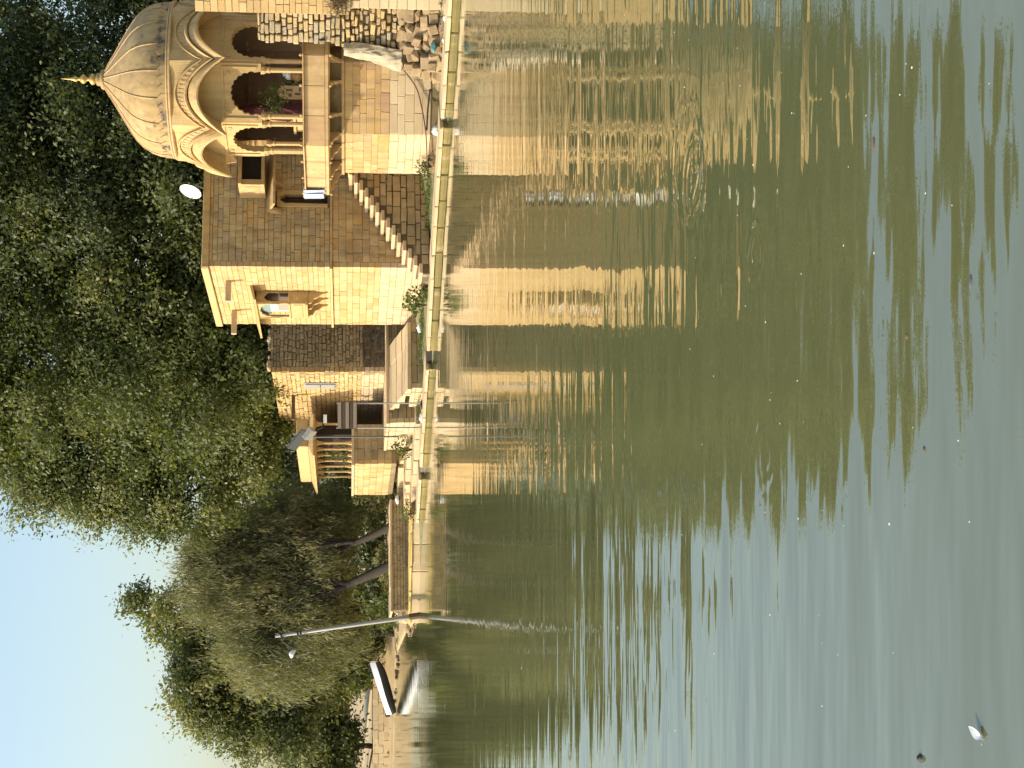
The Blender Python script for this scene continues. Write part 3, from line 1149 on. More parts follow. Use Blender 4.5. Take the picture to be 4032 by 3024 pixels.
def lumpy(name, c, rad, mat, label, cat, seed=0, group=None, sub=3, amp=.28, parent=None):
    bm = bmesh.new()
    bmesh.ops.create_icosphere(bm, subdivisions=sub, radius=1)
    for v in bm.verts:
        d = 1 + amp * mnoise.noise(v.co * 1.7 + Vector((seed * 3.1, seed, 0))) + amp * .5 * mnoise.noise(v.co * 4 + Vector((seed, 0, 2)))
        v.co = Vector((v.co.x * rad[0] * d, v.co.y * rad[1] * d, max(-.35, v.co.z * d) * rad[2]))
    me = D.meshes.new(name)
    bm.to_mesh(me)
    bm.free()
    me.materials.append(mat)
    o = D.objects.new(name, me)
    link(o, parent, Vector(c) + V(0, 0, .35 * rad[2]))
    if label:
        tag(o, label, cat, group)
    return o


lumpy('cloth_bundle', pav_local(0, 1.45, -.52, 4.9), (.17, .15, .2), M['cloth'], 'white cloth bundle on top of the brown drum in the pavilion', 'cloth', 2)
lumpy('storage_sack', pav_local(0, 1.7, .55, 3.8), (.2, .18, 1.0), M['maroon'], 'dark maroon sack leaning beside the carved slab in the pavilion', 'sack', 5)
lumpy('cloth_heap', pav_local(1, 1.2, -.1, 4.9), (.3, .16, 1.2), M['maroon'], 'dark maroon cloth heap under the pavilion arch facing the house', 'cloth', 8)
al = thing('stone_altar', pav_local(1, 1.35, .15, 3.8), 'pale square stone altar under the pavilion arch facing the house', 'altar')
n1_, t1_ = fvec(1)
m = MB()
m.fbox((pav_local(1, 1.35, .15, 0), t1_, n1_), -.4, .4, 3.8, 4.75, -.25, .2)
m.build('altar_block', M['carved'], al, bevel=.03)
m = MB()
m.fbox((pav_local(1, 1.35, .15, 0), t1_, n1_), -.46, .46, 4.752, 4.85, -.3, .26)
m.build('altar_top', M['carved'], al, bevel=.02)
m = MB()
m.lathe([(.1, 0), (.13, .1), (.09, .3), (.12, .45), (.06, .62), (.07, .72), (.01, .8)], pav_local(1, 1.35, .15, 4.85), 12)
m.build('stone_figure', M['rail'], al, smooth=True)

# cloth over the railing
bl = thing('drying_cloth', fpt(1, APR, .85, 4.0), 'pale blue and white cloth hung over the pavilion railing next to the doorway', 'cloth')
rows = []
for i in range(15):
    row = []
    f = i / 14
    for j in range(13):
        g_ = j / 12
        tt = .72 + .36 * g_
        fold = .025 * math.sin(g_ * 19 + f * 2) * (.3 + f) + .012 * math.sin(g_ * 41)
        z = 4.52 - .66 * f - .02 * math.sin(g_ * 7)
        row.append(fpt(1, APR + .10 - .05 * f + fold, tt + .03 * f * math.sin(g_ * 3), z))
    rows.append(row)
m = MB()
m.grid(rows)
m.build('cloth_front', M['bluecloth'], bl, smooth=True, fix=False)
rows = []
for i in range(6):
    rows.append([fpt(1, APR + .1 - .24 * i / 5, .72 + .36 * j / 12, 4.52 + .02 * math.sin(math.pi * i / 5)) for j in range(13)])
m = MB()
m.grid(rows)
m.build('cloth_fold', M['cloth'], bl, smooth=True, fix=False)
m = MB()
m.grid([[fpt(1, APR + .135 + .012 * math.sin(j * 2.2), .84 + .10 * j / 8, z) for j in range(9)] for z in (4.50, 4.3, 4.1, 3.9)])
m.build('cloth_stripe', M['cloth'], bl, smooth=True, fix=False)

# ------------------------------------------------------------------ rubble wall and house at the right edge
rub = thing('rubble_wall', (10.9, 47.2, .3), 'ragged rubble stone wall with crumbling foot beside the domed pavilion', 'wall')
e_r = Vector((.86, -.51, 0)).normalized()
FR = frame((10.40, 47.35), e_r)
cr = core(rub, 'wall_core', FR, 1.9, .4, 5.7, .6, -.17, [], M['mortar'])


def ragged(z):
    return (.0 + (.05 * math.sin(z * 9)) if z > 3.4 else -.12 - .05 * math.sin(z * 7), 1.9)


courses(cr, FR, 1.9, 3.3, 5.8, (.11, .2), (.18, .42), ROUGH, M['rubble'], .24, .012, .05, [], 200, end=ragged, rag=.3)
courses(cr, FR, 1.9, 1.3, 3.3, (.10, .2), (.12, .4), ROUGH, M['rubble'], .26, .016, .09, [], 150, end=ragged, rag=.45)
m = MB()
rows = []
for i in range(12):
    f = i / 11
    z = 3.2 - 1.75 * f
    row = []
    for j in range(10):
        g_ = j / 9
        s_ = -.35 - .35 * f * (1 - .2 * math.sin(f * 5)) + g_ * (.42 + .28 * f)
        p = FR[0] + FR[1] * s_ + FR[2] * (.02 + .2 * f + .12 * math.sin(g_ * 3.1)) + V(0, 0, z)
        p += Vector((mnoise.noise(p * 9), mnoise.noise(p * 9 + V(9, 0, 0)), mnoise.noise(p * 8))) * .05
        row.append(p)
    rows.append(row)
m.grid(rows)
back = [[p - FR[2] * .5 for p in r] for r in rows]
m.grid([r[::-1] for r in back])
m.grid([rows[0], back[0]])
m.grid([[r[0] for r in rows], [r[0] for r in back]])
m.build('plaster_patch', M['plaster'], rub)
rk = with_mat(ROCK, M['rock'])
rr = random.Random(3)
rgh = with_mat(ROUGH, M['rock'])
for row in range(6):
    f = row / 5
    z = .22 + 1.25 * f
    s_ = -1.15 + .6 * f
    while s_ < 1.3:
        w_ = rr.uniform(.22, .5)
        h_ = rr.uniform(.22, .34)
        p = FR[0] + FR[1] * (s_ + w_ / 2) + FR[2] * (-.05 + .62 * (1 - f) + rr.uniform(-.1, .1)) + V(0, 0, z + rr.uniform(-.06, .06))
        piece('foundation_stone', rr.choice(rgh if rr.random() < .7 else rk), rub, p, math.atan2(FR[1].y, FR[1].x) + rr.uniform(-.35, .35), (w_ * 1.05, .5, h_), (rr.uniform(-.2, .2), rr.uniform(-.28, .28)))
        s_ += w_ * .95

rh = thing('ashlar_house', (12.0, 46.0, .3), 'pale ashlar house corner at the shore with a stone ledge beside the rubble wall', 'house')
FH = frame((11.10, 46.55), e_r)
c1 = core(rh, 'wall', FH, 3.2, 3.13, 7.6, 1.6, -.03, [], M['mortar'])
courses(c1, FH, 3.2, 3.14, 7.6, (.16, .24), (.35, .75), ASHLAR, M['lit_ashlar'], .22, .012, .012, [], 160)
FH2 = frame((11.18, 46.0), e_r)
c2 = core(rh, 'wall', FH2, 3.0, -.1, 3.0, 1.6, -.03, [], M['mortar'])
courses(c2, FH2, 3.0, -.1, 3.0, (.24, .4), (.5, 1.1), ASHLAR, M['pale'], .22, .012, .012, [], 60)
m = MB()
m.fbox(FH2, -.05, 3.0, 3.0, 3.12, -1.4, .1)
m.build('ledge_slab', M['pale'], rh, bevel=.015)
m = MB()
m.fbox(FH2, -.12, 1.4, .02, .22, .0, .2)
m.build('footing_slab', M['pale'], rh, bevel=.02)


def twigs(m, c, rad, n, ln, th, rng, up=.3):
    for _ in range(n):
        p = Vector(c) + Vector((rng.gauss(0, rad[0]), rng.gauss(0, rad[1]), rng.gauss(0, rad[2])))
        d = Vector((rng.gauss(0, 1), rng.gauss(0, 1), rng.gauss(up, .7))).normalized() * ln * rng.uniform(.4, 1)
        a = d.cross(V(.3, .5, .8)).normalized() * th
        m.quad(p - a, p + a, p + d + a * .3, p + d - a * .3)


m = MB()
twigs(m, FH2[0] + FH2[1] * .25 + FH2[2] * .05 + V(0, 0, 3.3), (.22, .15, .16), 900, .3, .008, random.Random(4))
tag(m.build('dry_brush', M['dry'], None, fix=False), 'brown heap of dry brush lying on the house ledge beside the rubble wall', 'brush')

# hoses lying over the foot of the pavilion
def bez(pts, n=24):
    out = []
    P_ = [Vector(p) for p in pts]
    for i in range(len(P_) - 1):
        a, b = P_[i], P_[i + 1]
        ta = (P_[i + 1] - P_[max(i - 1, 0)]) * .5
        tb = (P_[min(i + 2, len(P_) - 1)] - P_[i]) * .5
        for k in range(n):
            f = k / n
            h0, h1, h2, h3 = 2 * f ** 3 - 3 * f ** 2 + 1, f ** 3 - 2 * f ** 2 + f, -2 * f ** 3 + 3 * f ** 2, f ** 3 - f ** 2
            out.append(a * h0 + ta * h1 + b * h2 + tb * h3)
    out.append(P_[-1])
    return out


m = MB()
m.tube(bez([fpt(0, 2.95, -.95, 1.5), fpt(0, 2.85, -.75, 1.3), fpt(0, 2.82, -.3, .92), fpt(0, 2.9, .3, .72), fpt(0, 3.0, .9, .6), fpt(1, 3.0, .0, .5), fpt(1, 3.2, .8, .36)], 10), .022, 6)
tag(m.build('water_hose', M['wood'], None, smooth=True), 'thin brown hose trailing down across the pavilion plinth', 'hose')
m = MB()
m.tube(bez([fpt(0, 3.1, -.3, .5), fpt(0, 3.05, .2, .56), fpt(0, 3.0, .75, .58)], 10), .028, 6)
tag(m.build('water_hose', M['blackmat'], None, smooth=True), 'short dark hose lying in the grass before the pavilion plinth', 'hose')

# ------------------------------------------------------------------ terrace, rear walls, steps
ter = thing('stone_terrace', (0, 61, .2), 'stepped stone terrace with shaded front wall between the tall house and the signboard', 'terrace')
FT = frame((-1.55, 61.6), E1)              # terrace front, s from its left end to the right
m = MB()
m.fbox(FT, 0.05, 6.0, -.2, 1.48, -12, -.03)
tc = m.build('terrace_body', M['mortar_d'], ter)
courses(tc, FT, 4.2, .0, 1.42, (.2, .34), (.4, 1.0), ASHLAR, M['brown_shade_rubble'], .2, .02, .03, [], 60, start=.2)
FTL = (FT[0], E2, -E1)
courses(tc, FTL, 11, .0, 1.42, (.2, .34), (.5, 1.1), ASHLAR, M['pale'], .2, .012, .012, [], 70)
for a in range(6):
    for b in range(7):
        m = MB()
        m.fbox(FT, a * .95 - (.05 if a == 0 else -.006), (a + 1) * .95, 1.425, 1.535 + random.uniform(-.006, .006), -b * 1.6 - 1.594, -b * 1.6 + (.06 if b == 0 else 0))
        m.build('paving_slab', M['pale'], ter)
# projecting stepped block
FB = frame((-.15, 58.75), E1)
m = MB()
m.fbox(FB, .02, 2.6, -.2, .64, -2.9, -.03)
tb = m.build('block_body', M['mortar_d'], ter)
courses(tb, FB, 2.6, .0, .66, (.2, .26), (.4, .9), ASHLAR, M['brown_shade_rubble'], .2, .02, .03, [], 40, start=.2)
courses(tb, (FB[0], E2, -E1), 2.8, .0, .66, (.2, .26), (.4, .9), ASHLAR, M['pale'], .2, .012, .012, [], 20)
for k in range(4):
    d0, d1 = k * .95, k * .95 + .94
    za, zb = .80 + k * .19, .80 + k * .19 + .165
    for q in range(3):
        s0, s1 = q * .87 - (.06 if q == 0 else -.01), (q + 1) * .87
        P = lambda a_, b_, z_: FB[0] + FB[1] * a_ - FB[2] * b_ + V(0, 0, z_)
        dz = random.uniform(-.012, .012)
        m = MB()
        f0 = -.05 if k == 0 else 0
        m.hexa([P(s0, d0 + f0, za - .14), P(s1, d0 + f0, za - .14), P(s1, d1, zb - .3), P(s0, d1, zb - .3), P(s0, d0 + f0, za + dz), P(s1, d0 + f0, za + dz), P(s1, d1, zb + dz), P(s0, d1, zb + dz)])
        m.build('apron_slab', M['pale'], ter)

rear = thing('old_wall', (.5, 64, 1.5), 'two-sided old rubble wall behind the terrace, toned brown for its shaded side and pale for its sunny one', 'wall')
FE = frame((.5, 64.0), E1)
FEL = (FE[0], E2, -E1)
ce = core(rear, 'wall_face', FE, 5.2, 1.5, 6.1, .5, -.05, [], M['mortar'])
courses(ce, FE, 5.2, 2.45, 6.25, (.12, .2), (.16, .36), ROUGH, M['brown_shade_rubble'], .22, .014, .04, [], 300, start=.22, rag=.35)
courses(ce, FE, 5.2, 1.53, 2.45, (.14, .22), (.2, .5), ROUGH, M['damp'], .22, .014, .05, [], 100, start=.22, rag=.4)
cl = core(rear, 'wall_face', FEL, 10, 1.5, 6.1, .5, -.04, [], M['mortar'], .3)
courses(cl, FEL, 10, 2.5, 6.2, (.16, .24), (.25, .6), ROUGH, M['lit_ashlar'], .22, .012, .015, [], 300, rag=.15)
courses(cl, FEL, 10, 1.53, 2.5, (.18, .26), (.3, .7), ROUGH, M['pale'], .22, .012, .015, [], 100)
for i in range(16):
    s_ = random.uniform(0, 4.8)
    p = FE[0] + FE[1] * s_ + FE[2] * random.uniform(-.3, .1) + V(0, 0, 6.3)
    sz = random.uniform(.2, .42)
    piece('loose_stone', random.choice(with_mat(ROCK, M['pale'])), rear, p, random.uniform(0, 6), (sz, sz * .9, sz * .6))
m = MB()
m.fbox(FEL, 3.6, 3.78, 5.35, 5.5, -.2, 1.1)
m.build('wooden_beam', M['wood'], rear)
tl_ = thing('tube_lamp', FEL[0] + E2 * 1.8 - E1 * .05 + V(0, 0, 3.6), 'tall narrow white lamp panel fixed on the sunlit rear wall', 'lamp')
for z0, z1 in ((3.62, 4.2), (4.24, 4.85)):
    m = MB()
    m.fbox(FEL, 1.7, 2.3, z0, z1, .03, .09)
    m.build('panel', M['steel'], tl_, bevel=.01)
m = MB()
m.fbox(FEL, 1.6, 2.4, 3.55, 4.92, .0, .03)
m.build('backing', M['steel'], tl_)

# signboard on two poles
sg = thing('signboard', (-1.2, 59.6, .2), 'slatted brown signboard on two tall poles rising from the shore kerb', 'signboard')
SP = [V(-.74, 59.3, 0), V(-1.68, 59.3, 0)]
for p, r_ in zip(SP, (.03, .035)):
    m = MB()
    m.tube([p + V(0, 0, .1), p + V(0, 0, 3.5)], r_, 8)
    m.build('pole', M['steel'], sg)
for k in range(5):
    z0 = 2.74 + k * .147
    m = MB()
    m.box((-1.70, 59.22, z0), (-.70, 59.262, z0 + (.10 if k % 2 else .13)))
    m.build('slat', M['palewood'] if k % 2 == 0 else M['wood'], sg)
m = MB()
m.box((-1.72, 59.266, 2.72), (-.68, 59.296, 3.47))
m.build('board_back', M['wood'], sg)

# flood light on its own mast behind the signboard
fl = thing('solar_lamp', (-1.9, 60.4, 1.5), 'grey solar lamp head tilted on a mast beside the columned pavilion', 'lamp')
m = MB()
m.tube([V(-2.15, 62.9, 1.0), V(-2.15, 62.9, 5.0)], .035, 8)
m.build('mast', M['greysteel'], fl)
m = MB()
q = Vector((-2.25, 62.75, 5.05))
ux = Vector((.55, -.2, -.45)).normalized()
uy = Vector((-.15, .9, -.5)).normalized()
uz = ux.cross(uy)
m.hexa([q + ux * a + uy * b + uz * c for c in (-.06, .06) for a, b in ((-.5, -.32), (.5, -.32), (.5, .32), (-.5, .32))])
m.build('panel', M['greysteel'], fl, bevel=.01)
m = MB()
q2 = q + ux * .35 + V(0, 0, -.2)
m.hexa([q2 + ux * a + uy * b + uz * c for c in (-.16, .12) for a, b in ((-.25, -.2), (.25, -.2), (.25, .2), (-.25, .2))])
m.build('lamp_box', M['steel'], fl, bevel=.02)
m = MB()
m.tube([q2, q2 + V(.25, 0, -.55), q2 + V(.45, 0, -.6)], .05)
m.build('lamp_arm', M['blackmat'], fl)
m = MB()
m.box((q2.x + .4, q2.y - .08, q2.z - .72), (q2.x + .75, q2.y + .08, q2.z - .58))
m.build('lamp_head', M['white'], fl)

# columned pavilion on its plinth
cpv = thing('columned_pavilion', (-3.2, 66, 1.3), 'flat-roofed open stone pavilion with a row of short columns on a plinth under the trees', 'pavilion')
FP = frame((-3.42, 66.0), E1)
FPL = (FP[0], E2, -E1)
m = MB()
m.fbox(FP, .02, 1.75, 1.0, 2.78, -6.6, -.03)
pb = m.build('plinth_body', M['mortar'], cpv)
courses(pb, FP, 1.75, 1.2, 2.8, (.24, .32), (.4, .9), ASHLAR, M['brown_shade_rubble'], .2, .012, .012, [], 60, start=.2)
courses(pb, FPL, 6.6, 1.2, 2.8, (.24, .32), (.4, .9), ASHLAR, M['lit_ashlar'], .2, .012, .012, [], 90)
m = MB()
m.fbox(FP, -.05, 1.75, 2.8, 2.9, -6.6, .06)
m.build('plinth_top', M['pale'], cpv)
FC = frame((-2.72, 67.2), E1)
FCL = (FC[0], E2, -E1)
cq = [(.10, 0), (.10, .12), (.07, .16), (.07, .25), (.055, .3), (.055, 1.25), (.08, 1.3), (.08, 1.38), (.12, 1.47), (.12, 1.56)]
for k in range(7):
    m = MB()
    m.lathe(cq, FC[0] + E2 * (.15 + k * 1.15) + E1 * .2 + V(0, 0, 2.9), 8, .3)
    m.build('column', M['carved'], cpv)
for k in range(1, 2):
    m = MB()
    m.lathe(cq, FC[0] + E2 * .15 + E1 * (.2 + k * .85) + V(0, 0, 2.9), 8, .3)
    m.build('column', M['carved'], cpv)
m = MB()
m.fbox(FC, -.02, 1.25, 4.46, 4.7, -7.4, .05)
m.build('beam', M['carved'], cpv)
m = MB()
P = lambda s_, q_, z_: FC[0] + E1 * s_ - E2 * q_ + V(0, 0, z_)
m.grid([[P(.0, -.0, 4.68), P(1.25, 0, 4.68), P(1.25, -7.3, 4.68), P(.0, -7.3, 4.68)], [P(-.5, .5, 4.5), P(1.35, .5, 4.5), P(1.35, -7.7, 4.5), P(-.5, -7.7, 4.5)], [P(-.5, .5, 4.57), P(1.35, .5, 4.57), P(1.35, -7.7, 4.57), P(-.5, -7.7, 4.57)], [P(.02, -.02, 4.78), P(1.23, -.02, 4.78), P(1.23, -7.28, 4.78), P(.02, -7.28, 4.78)]], True)
m.build('eave', M['carved'], cpv)
m = MB()
m.fbox(FC, .0, 1.25, 4.78, 5.3, -7.3, -.02)
m.build('parapet', M['lit_ashlar'], cpv, bevel=.03)
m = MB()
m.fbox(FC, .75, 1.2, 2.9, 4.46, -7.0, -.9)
m.build('shade_infill', M['dark'], cpv)  # dark block added in place of the shade behind the columns

# ghat steps left of the terrace, down to the kerb
gh = thing('ghat_steps', (-4, 64, .2), 'broad pale stone bathing steps between the terrace and the leaning trees', 'steps')
gl = [V(-1.75, 60.6, 0), V(-3.5, 62.6, 0), V(-5.4, 65.2, 0), V(-7.2, 67.2, 0)]
for k, (off, z0, z1, mt) in enumerate(((.25, -.1, .42, 'pale'), (1.5, .0, .62, 'pale'), (2.9, .1, .86, 'pale'), (4.6, .2, 1.08, 'pale'), (6.4, .3, 1.3, 'pale'))):
    run_blocks(gh, 'step_block', gl, off, 1.7, z0, z1, (.8, 1.6), ASHLAR, M[mt], jit=.02)

# quay to the left: lower ledge and brick-like retaining wall
qy = thing('stone_quay', (-7, 67, .2), 'low quay of shade-brown courses with a yellow-edged ledge under the leaning trunks', 'quay')
ql = [V(-5.3, 64.6, 0), V(-8.1, 65.75, 0), V(-10.5, 67.3, 0)]
run_blocks(qy, 'ledge_face', ql, .0, .8, -.3, .36, (1.0, 1.8), ASHLAR, M['pale'], jit=.008)
run_blocks(qy, 'ledge_slab', ql, -.06, 1.6, .365, .45, (1.0, 1.8), ASHLAR, M['yellow'], jit=.006)
FQ = frame((-9.85, 67.05), E1)
cq_ = core(qy, 'retaining_wall', FQ, 4.9, .3, 1.12, .5, -.03, [], M['mortar_d'])
courses(cq_, FQ, 4.9, .4, 1.12, (.11, .15), (.25, .5), ASHLAR, M['brown_shade_rubble'], .2, .014, .015, [], 160)
for k in range(5):
    for q in range(2):
        m = MB()
        m.fbox(FQ, k * .98 - (.05 if k == 0 else -.006), (k + 1) * .98, 1.125, 1.225 + random.uniform(-.012, .012), -q * 1.3 - 1.294, -q * 1.3 + (.07 if q == 0 else 0))
        m.build('coping_slab', M['pale'], qy, bevel=.012)

# ------------------------------------------------------------------ leaning lamp post
lp = thing('lamp_post', (-9.95, 66.4, -.2), 'grey steel lamp post leaning over the water with a small drooping lamp', 'lamp post')
b0 = V(-9.95, 66.4, -.3)
tdir = (V(-10.75, 66.2, 6.15) - b0).normalized()
m = MB()
m.tube([b0, b0 + tdir * 1.2, b0 + tdir * 6.5], [.10, .095, .06], 10)
m.build('shaft', M['steel'], lp, smooth=True)
m = MB()
m.tube([b0 + tdir * .2, b0 + tdir * .75], .14, 10)
m.build('foot_collar', M['wood'], lp)
for f in (6.25, 5.55, 5.42):
    m = MB()
    m.tube([b0 + tdir * (f - .03), b0 + tdir * (f + .03)], .1, 8)
    m.build('clamp', M['blackmat'], lp)
m = MB()
a0 = b0 + tdir * 6.25
m.tube(bez([a0, a0 + V(-.25, -.1, -.08), a0 + V(-.4, -.15, -.3), a0 + V(-.55, -.2, -.42)], 6), .025, 6)
m.build('lamp_arm', M['wood'], lp)
m = MB()
hc = a0 + V(-.75, -.25, -.5)
m.lathe([(.02, .16), (.1, .13), (.17, .03), (.19, -.05), (.16, -.06)], hc, 14)
m.v = [hc + Matrix.Rotation(.55, 3, 'Y') @ (p - hc) for p in m.v]
m.build('lamp_head', M['white'], lp, smooth=True)
m = MB()
m.lathe([(.15, -.055), (.12, -.12), (.02, -.14)], hc, 14)
m.v = [hc + Matrix.Rotation(.55, 3, 'Y') @ (p - hc) for p in m.v]
m.build('lamp_glass', M['blackmat'], lp)
m = MB()
c0 = a0 + V(-.35, -.12, -.42)
m.box((c0.x - .1, c0.y - .05, c0.z - .12), (c0.x + .12, c0.y + .05, c0.z - .02))
m.build('ballast_box', M['hull_d'], lp)

# ------------------------------------------------------------------ boat drawn up on the far bank
bt = thing('rowing_boat', (-18.4, 97.2, 0), 'white and grey wooden boat with shade-darkened hull bottom, bow raised on the far bank', 'boat')


def boat():
    stern, bow = V(-20.6, 97.0, .0), V(-17.1, 95.3, .92)
    ax = (bow - stern)
    L_ = ax.length
    ax.normalize()
    side = ax.cross(V(0, 0, 1)).normalized()
    up = side.cross(ax)
    rl = Matrix.Rotation(R(-11), 3, ax)
    side, up = rl @ side, rl @ up
    rows_o, rows_i = [], []
    NSEC = 18
    sec = []
    for i in range(NSEC):
        f = i / (NSEC - 1)
        w = .6 * (math.sin(math.pi * (.10 + f * .88)) ** .7)
        sheer = .52 + .6 * (f - .42) ** 2 + .10 * f
        keel = .05 + .35 * max(0, f - .75) ** 1.5 * 4
        sec.append((f, w, sheer, keel))
    def ring(w, sh, kl, ins):
        w, kl = max(.02, w - ins), kl + ins
        return [(-w, sh), (-w * .96, sh * .38 + kl * .62), (-w * .82, sh * .18 + kl * .82), (-w * .45, kl), (0, kl - .03), (w * .45, kl), (w * .82, sh * .18 + kl * .82), (w * .96, sh * .38 + kl * .62), (w, sh)]
    P = lambda f, a, b: stern + ax * (f * L_) + side * a + up * b
    up_rows = [[P(f, a, b) for a, b in ring(w, s_, k_, 0)] for f, w, s_, k_ in sec]
    m = MB()
    m.grid([[r[0] for r in up_rows], [r[1] for r in up_rows]])
    m.grid([[r[8] for r in up_rows], [r[7] for r in up_rows]])
    m.build('hull_strake', M['hull'], bt, fix=False, smooth=True)
    m = MB()
    m.grid([r[1:8] for r in up_rows])
    m.build('hull_bottom', M['hull_d'], bt, fix=False, smooth=True)  # near-black colour stands for the shade on the hull's underside
    m = MB()
    inn = [[P(f, a, b) for a, b in ring(w, s_ - .01, k_, .035)] for f, w, s_, k_ in sec]
    m.grid(inn)
    m.grid([[r[0] for r in up_rows], [r[0] for r in inn]])
    m.grid([[r[8] for r in up_rows], [r[8] for r in inn]])
    m.build('hull_lining', M['palewood'], bt, fix=False)
    m = MB()
    m.f.append(tuple(range(9)))
    m.v += [p - ax * .01 for p in up_rows[0]]
    m.build('transom', M['white'], bt, fix=False)
    for f in (.3, .6):
        k = int(f * (NSEC - 1))
        w = sec[k][1] - .04
        m = MB()
        a, b = P(f, -w, sec[k][2] * .75), P(f, w, sec[k][2] * .75)
        m.hexa([a, b, b + ax * .22, a + ax * .22, a + up * .03, b + up * .03, b + ax * .22 + up * .03, a + ax * .22 + up * .03])
        m.build('thwart', M['palewood'], bt)
    m = MB()
    q_ = P(-.04, 0, .62)
    m.box((q_.x - .16, q_.y - .16, q_.z - .14), (q_.x + .1, q_.y + .14, q_.z + .16))
    m.build('stern_box', M['hull_d'], bt, bevel=.04)


boat()

# ------------------------------------------------------------------ vegetation


def leaf_mesh(name, parent, pts, dirs, nrm, ln, wd, tone, mat, loc):
    """one diamond-shaped leaf per point"""
    n = len(pts)
    dirs = dirs / (np.linalg.norm(dirs, axis=1, keepdims=True) + 1e-9)
    side = np.cross(dirs, nrm)
    side /= (np.linalg.norm(side, axis=1, keepdims=True) + 1e-9)
    ln = ln[:, None]
    wd = wd[:, None]
    v = np.empty((n, 4, 3), np.float32)
    v[:, 0] = pts - dirs * ln * .5
    v[:, 1] = pts + side * wd * .5 - dirs * ln * .05
    v[:, 2] = pts + dirs * ln * .5
    v[:, 3] = pts - side * wd * .5 - dirs * ln * .05
    v -= np.array(loc, np.float32)
    me = D.meshes.new(name)
    me.vertices.add(n * 4)
    me.vertices.foreach_set('co', v.reshape(-1))
    me.loops.add(n * 4)
    me.loops.foreach_set('vertex_index', np.arange(n * 4, dtype=np.int32))
    me.polygons.add(n)
    me.polygons.foreach_set('loop_start', np.arange(0, n * 4, 4, dtype=np.int32))
    me.polygons.foreach_set('loop_total', np.full(n, 4, np.int32))
    at = me.attributes.new('tone', 'FLOAT', 'FACE')
    at.data.foreach_set('value', np.clip(tone, 0, 1).astype(np.float32))
    me.update()
    me.materials.append(mat)
    o = D.objects.new(name, me)
    return link(o, parent, loc)


def crown_points(blobs, n, clump, per, rng, fill=.45):
    """clumps over and inside lumpy ellipsoids -> leaf centres, outward direction, tone"""
    w = np.array([b[1][0] * b[1][2] for b in blobs], float)
    w /= w.sum()
    nc = max(1, n // per)
    ns = max(6, nc // 22)                       # boughs, each carrying many leaf clumps
    idx = rng.choice(len(blobs), ns, p=w)
    C_ = np.array([b[0] for b in blobs], float)[idx]
    Rd = np.array([b[1] for b in blobs], float)[idx]
    d = rng.normal(size=(ns, 3))
    d /= np.linalg.norm(d, axis=1, keepdims=True)
    r = rng.uniform(fill ** 3, 1, ns) ** (1 / 3)
    sc = C_ + d * Rd * r[:, None]
    size = .17 * Rd.min(axis=1) * rng.uniform(.7, 1.3, ns) + .12
    bt = rng.normal(0, .07, len(blobs))
    stn = rng.normal(.40, .17, ns) + bt[idx]
    j = rng.integers(0, ns, nc)
    e = rng.normal(size=(nc, 3))
    cc = sc[j] + e * size[j][:, None] * np.array([1.15, 1.15, .75])
    ct = stn[j] + .10 * e[:, 2] + rng.normal(0, .08, nc)  # lit bough tops and shaded undersides put into the leaf tone
    d = d[j] + e * .4
    k = np.repeat(np.arange(nc), per)
    off = rng.normal(size=(len(k), 3)) * clump
    off[:, 2] *= .75
    pts = cc[k] + off
    return pts, d[k] + off * .8, ct[k] + rng.normal(0, .13, len(k))


def limbs(parent, base, top, ends, r0, mat, rng, name='trunk', bend=.4):
    m = MB()
    base, top = Vector(base), Vector(top)
    side = Vector((rng.uniform(-1, 1), rng.uniform(-1, 1), 0)) * bend
    mid = base.lerp(top, .5) + side
    pts = bez([base, mid, top], 6)
    n = len(pts)
    m.tube(pts, [r0 * (1.25 if i == 0 else 1 - .45 * i / n) for i in range(n)], 9)
    tr = m.build(name, mat, parent, smooth=True, fix=False)
    for q in ends:
        q = Vector(q)
        s_ = base.lerp(top, rng.uniform(.7, 1.0)) + side * .2
        md = s_.lerp(q, .5) + Vector((rng.uniform(-.5, .5), rng.uniform(-.5, .5), rng.uniform(.1, .7)))
        pp = bez([s_, md, q], 5)
        m = MB()
        m.tube(pp, [r0 * .6 * (1 - .8 * i / len(pp)) for i in range(len(pp))], 6)
        for _ in range(4):
            i = rng.randint(3, len(pp) - 2)
            e_ = pp[i] + Vector((rng.uniform(-1.3, 1.3), rng.uniform(-1, 1), rng.uniform(-.3, 1.3)))
            m.tube([pp[i], pp[i].lerp(e_, .5) + V(0, 0, .12), e_], [r0 * .14, r0 * .09, r0 * .03], 5)
        m.build('limb', mat, parent, smooth=True, fix=False)
    return tr


def tree(name, label, base, top, r0, blobs, n, lf, mat, bark, clump=.34, per=26, fill=.45, group='trees along the shore', seed=1, droop=0.0, nl=14):
    rng = np.random.default_rng(seed)
    pr_ = random.Random(seed)
    base = (base[0], base[1], ground_z(base[0], base[1]) - .08)
    t = thing(name, base, label, 'tree', group)
    ends = []
    for _ in range(nl):
        c, r = pr_.choice(blobs)[:2]
        ends.append((c[0] + pr_.uniform(-.65, .65) * r[0], c[1] + pr_.uniform(-.6, .6) * r[1], c[2] + pr_.uniform(-.5, .6) * r[2]))
    limbs(t, base, top, ends, r0, bark, pr_)
    pts, out, tone = crown_points(blobs, n, clump, per, rng, fill)
    k = len(pts)
    dirs = rng.normal(size=(k, 3)) + np.array([0, 0, -droop])
    nrm = rng.normal(size=(k, 3)) * .6 + out * .9 + np.array([0, 0, .5])
    ln = lf[0] * np.exp(rng.normal(0, .2, k))
    o = leaf_mesh('crown', t, pts, dirs, nrm, ln, ln * lf[1], tone, mat, base)
    o['kind'] = 'stuff'
    return t


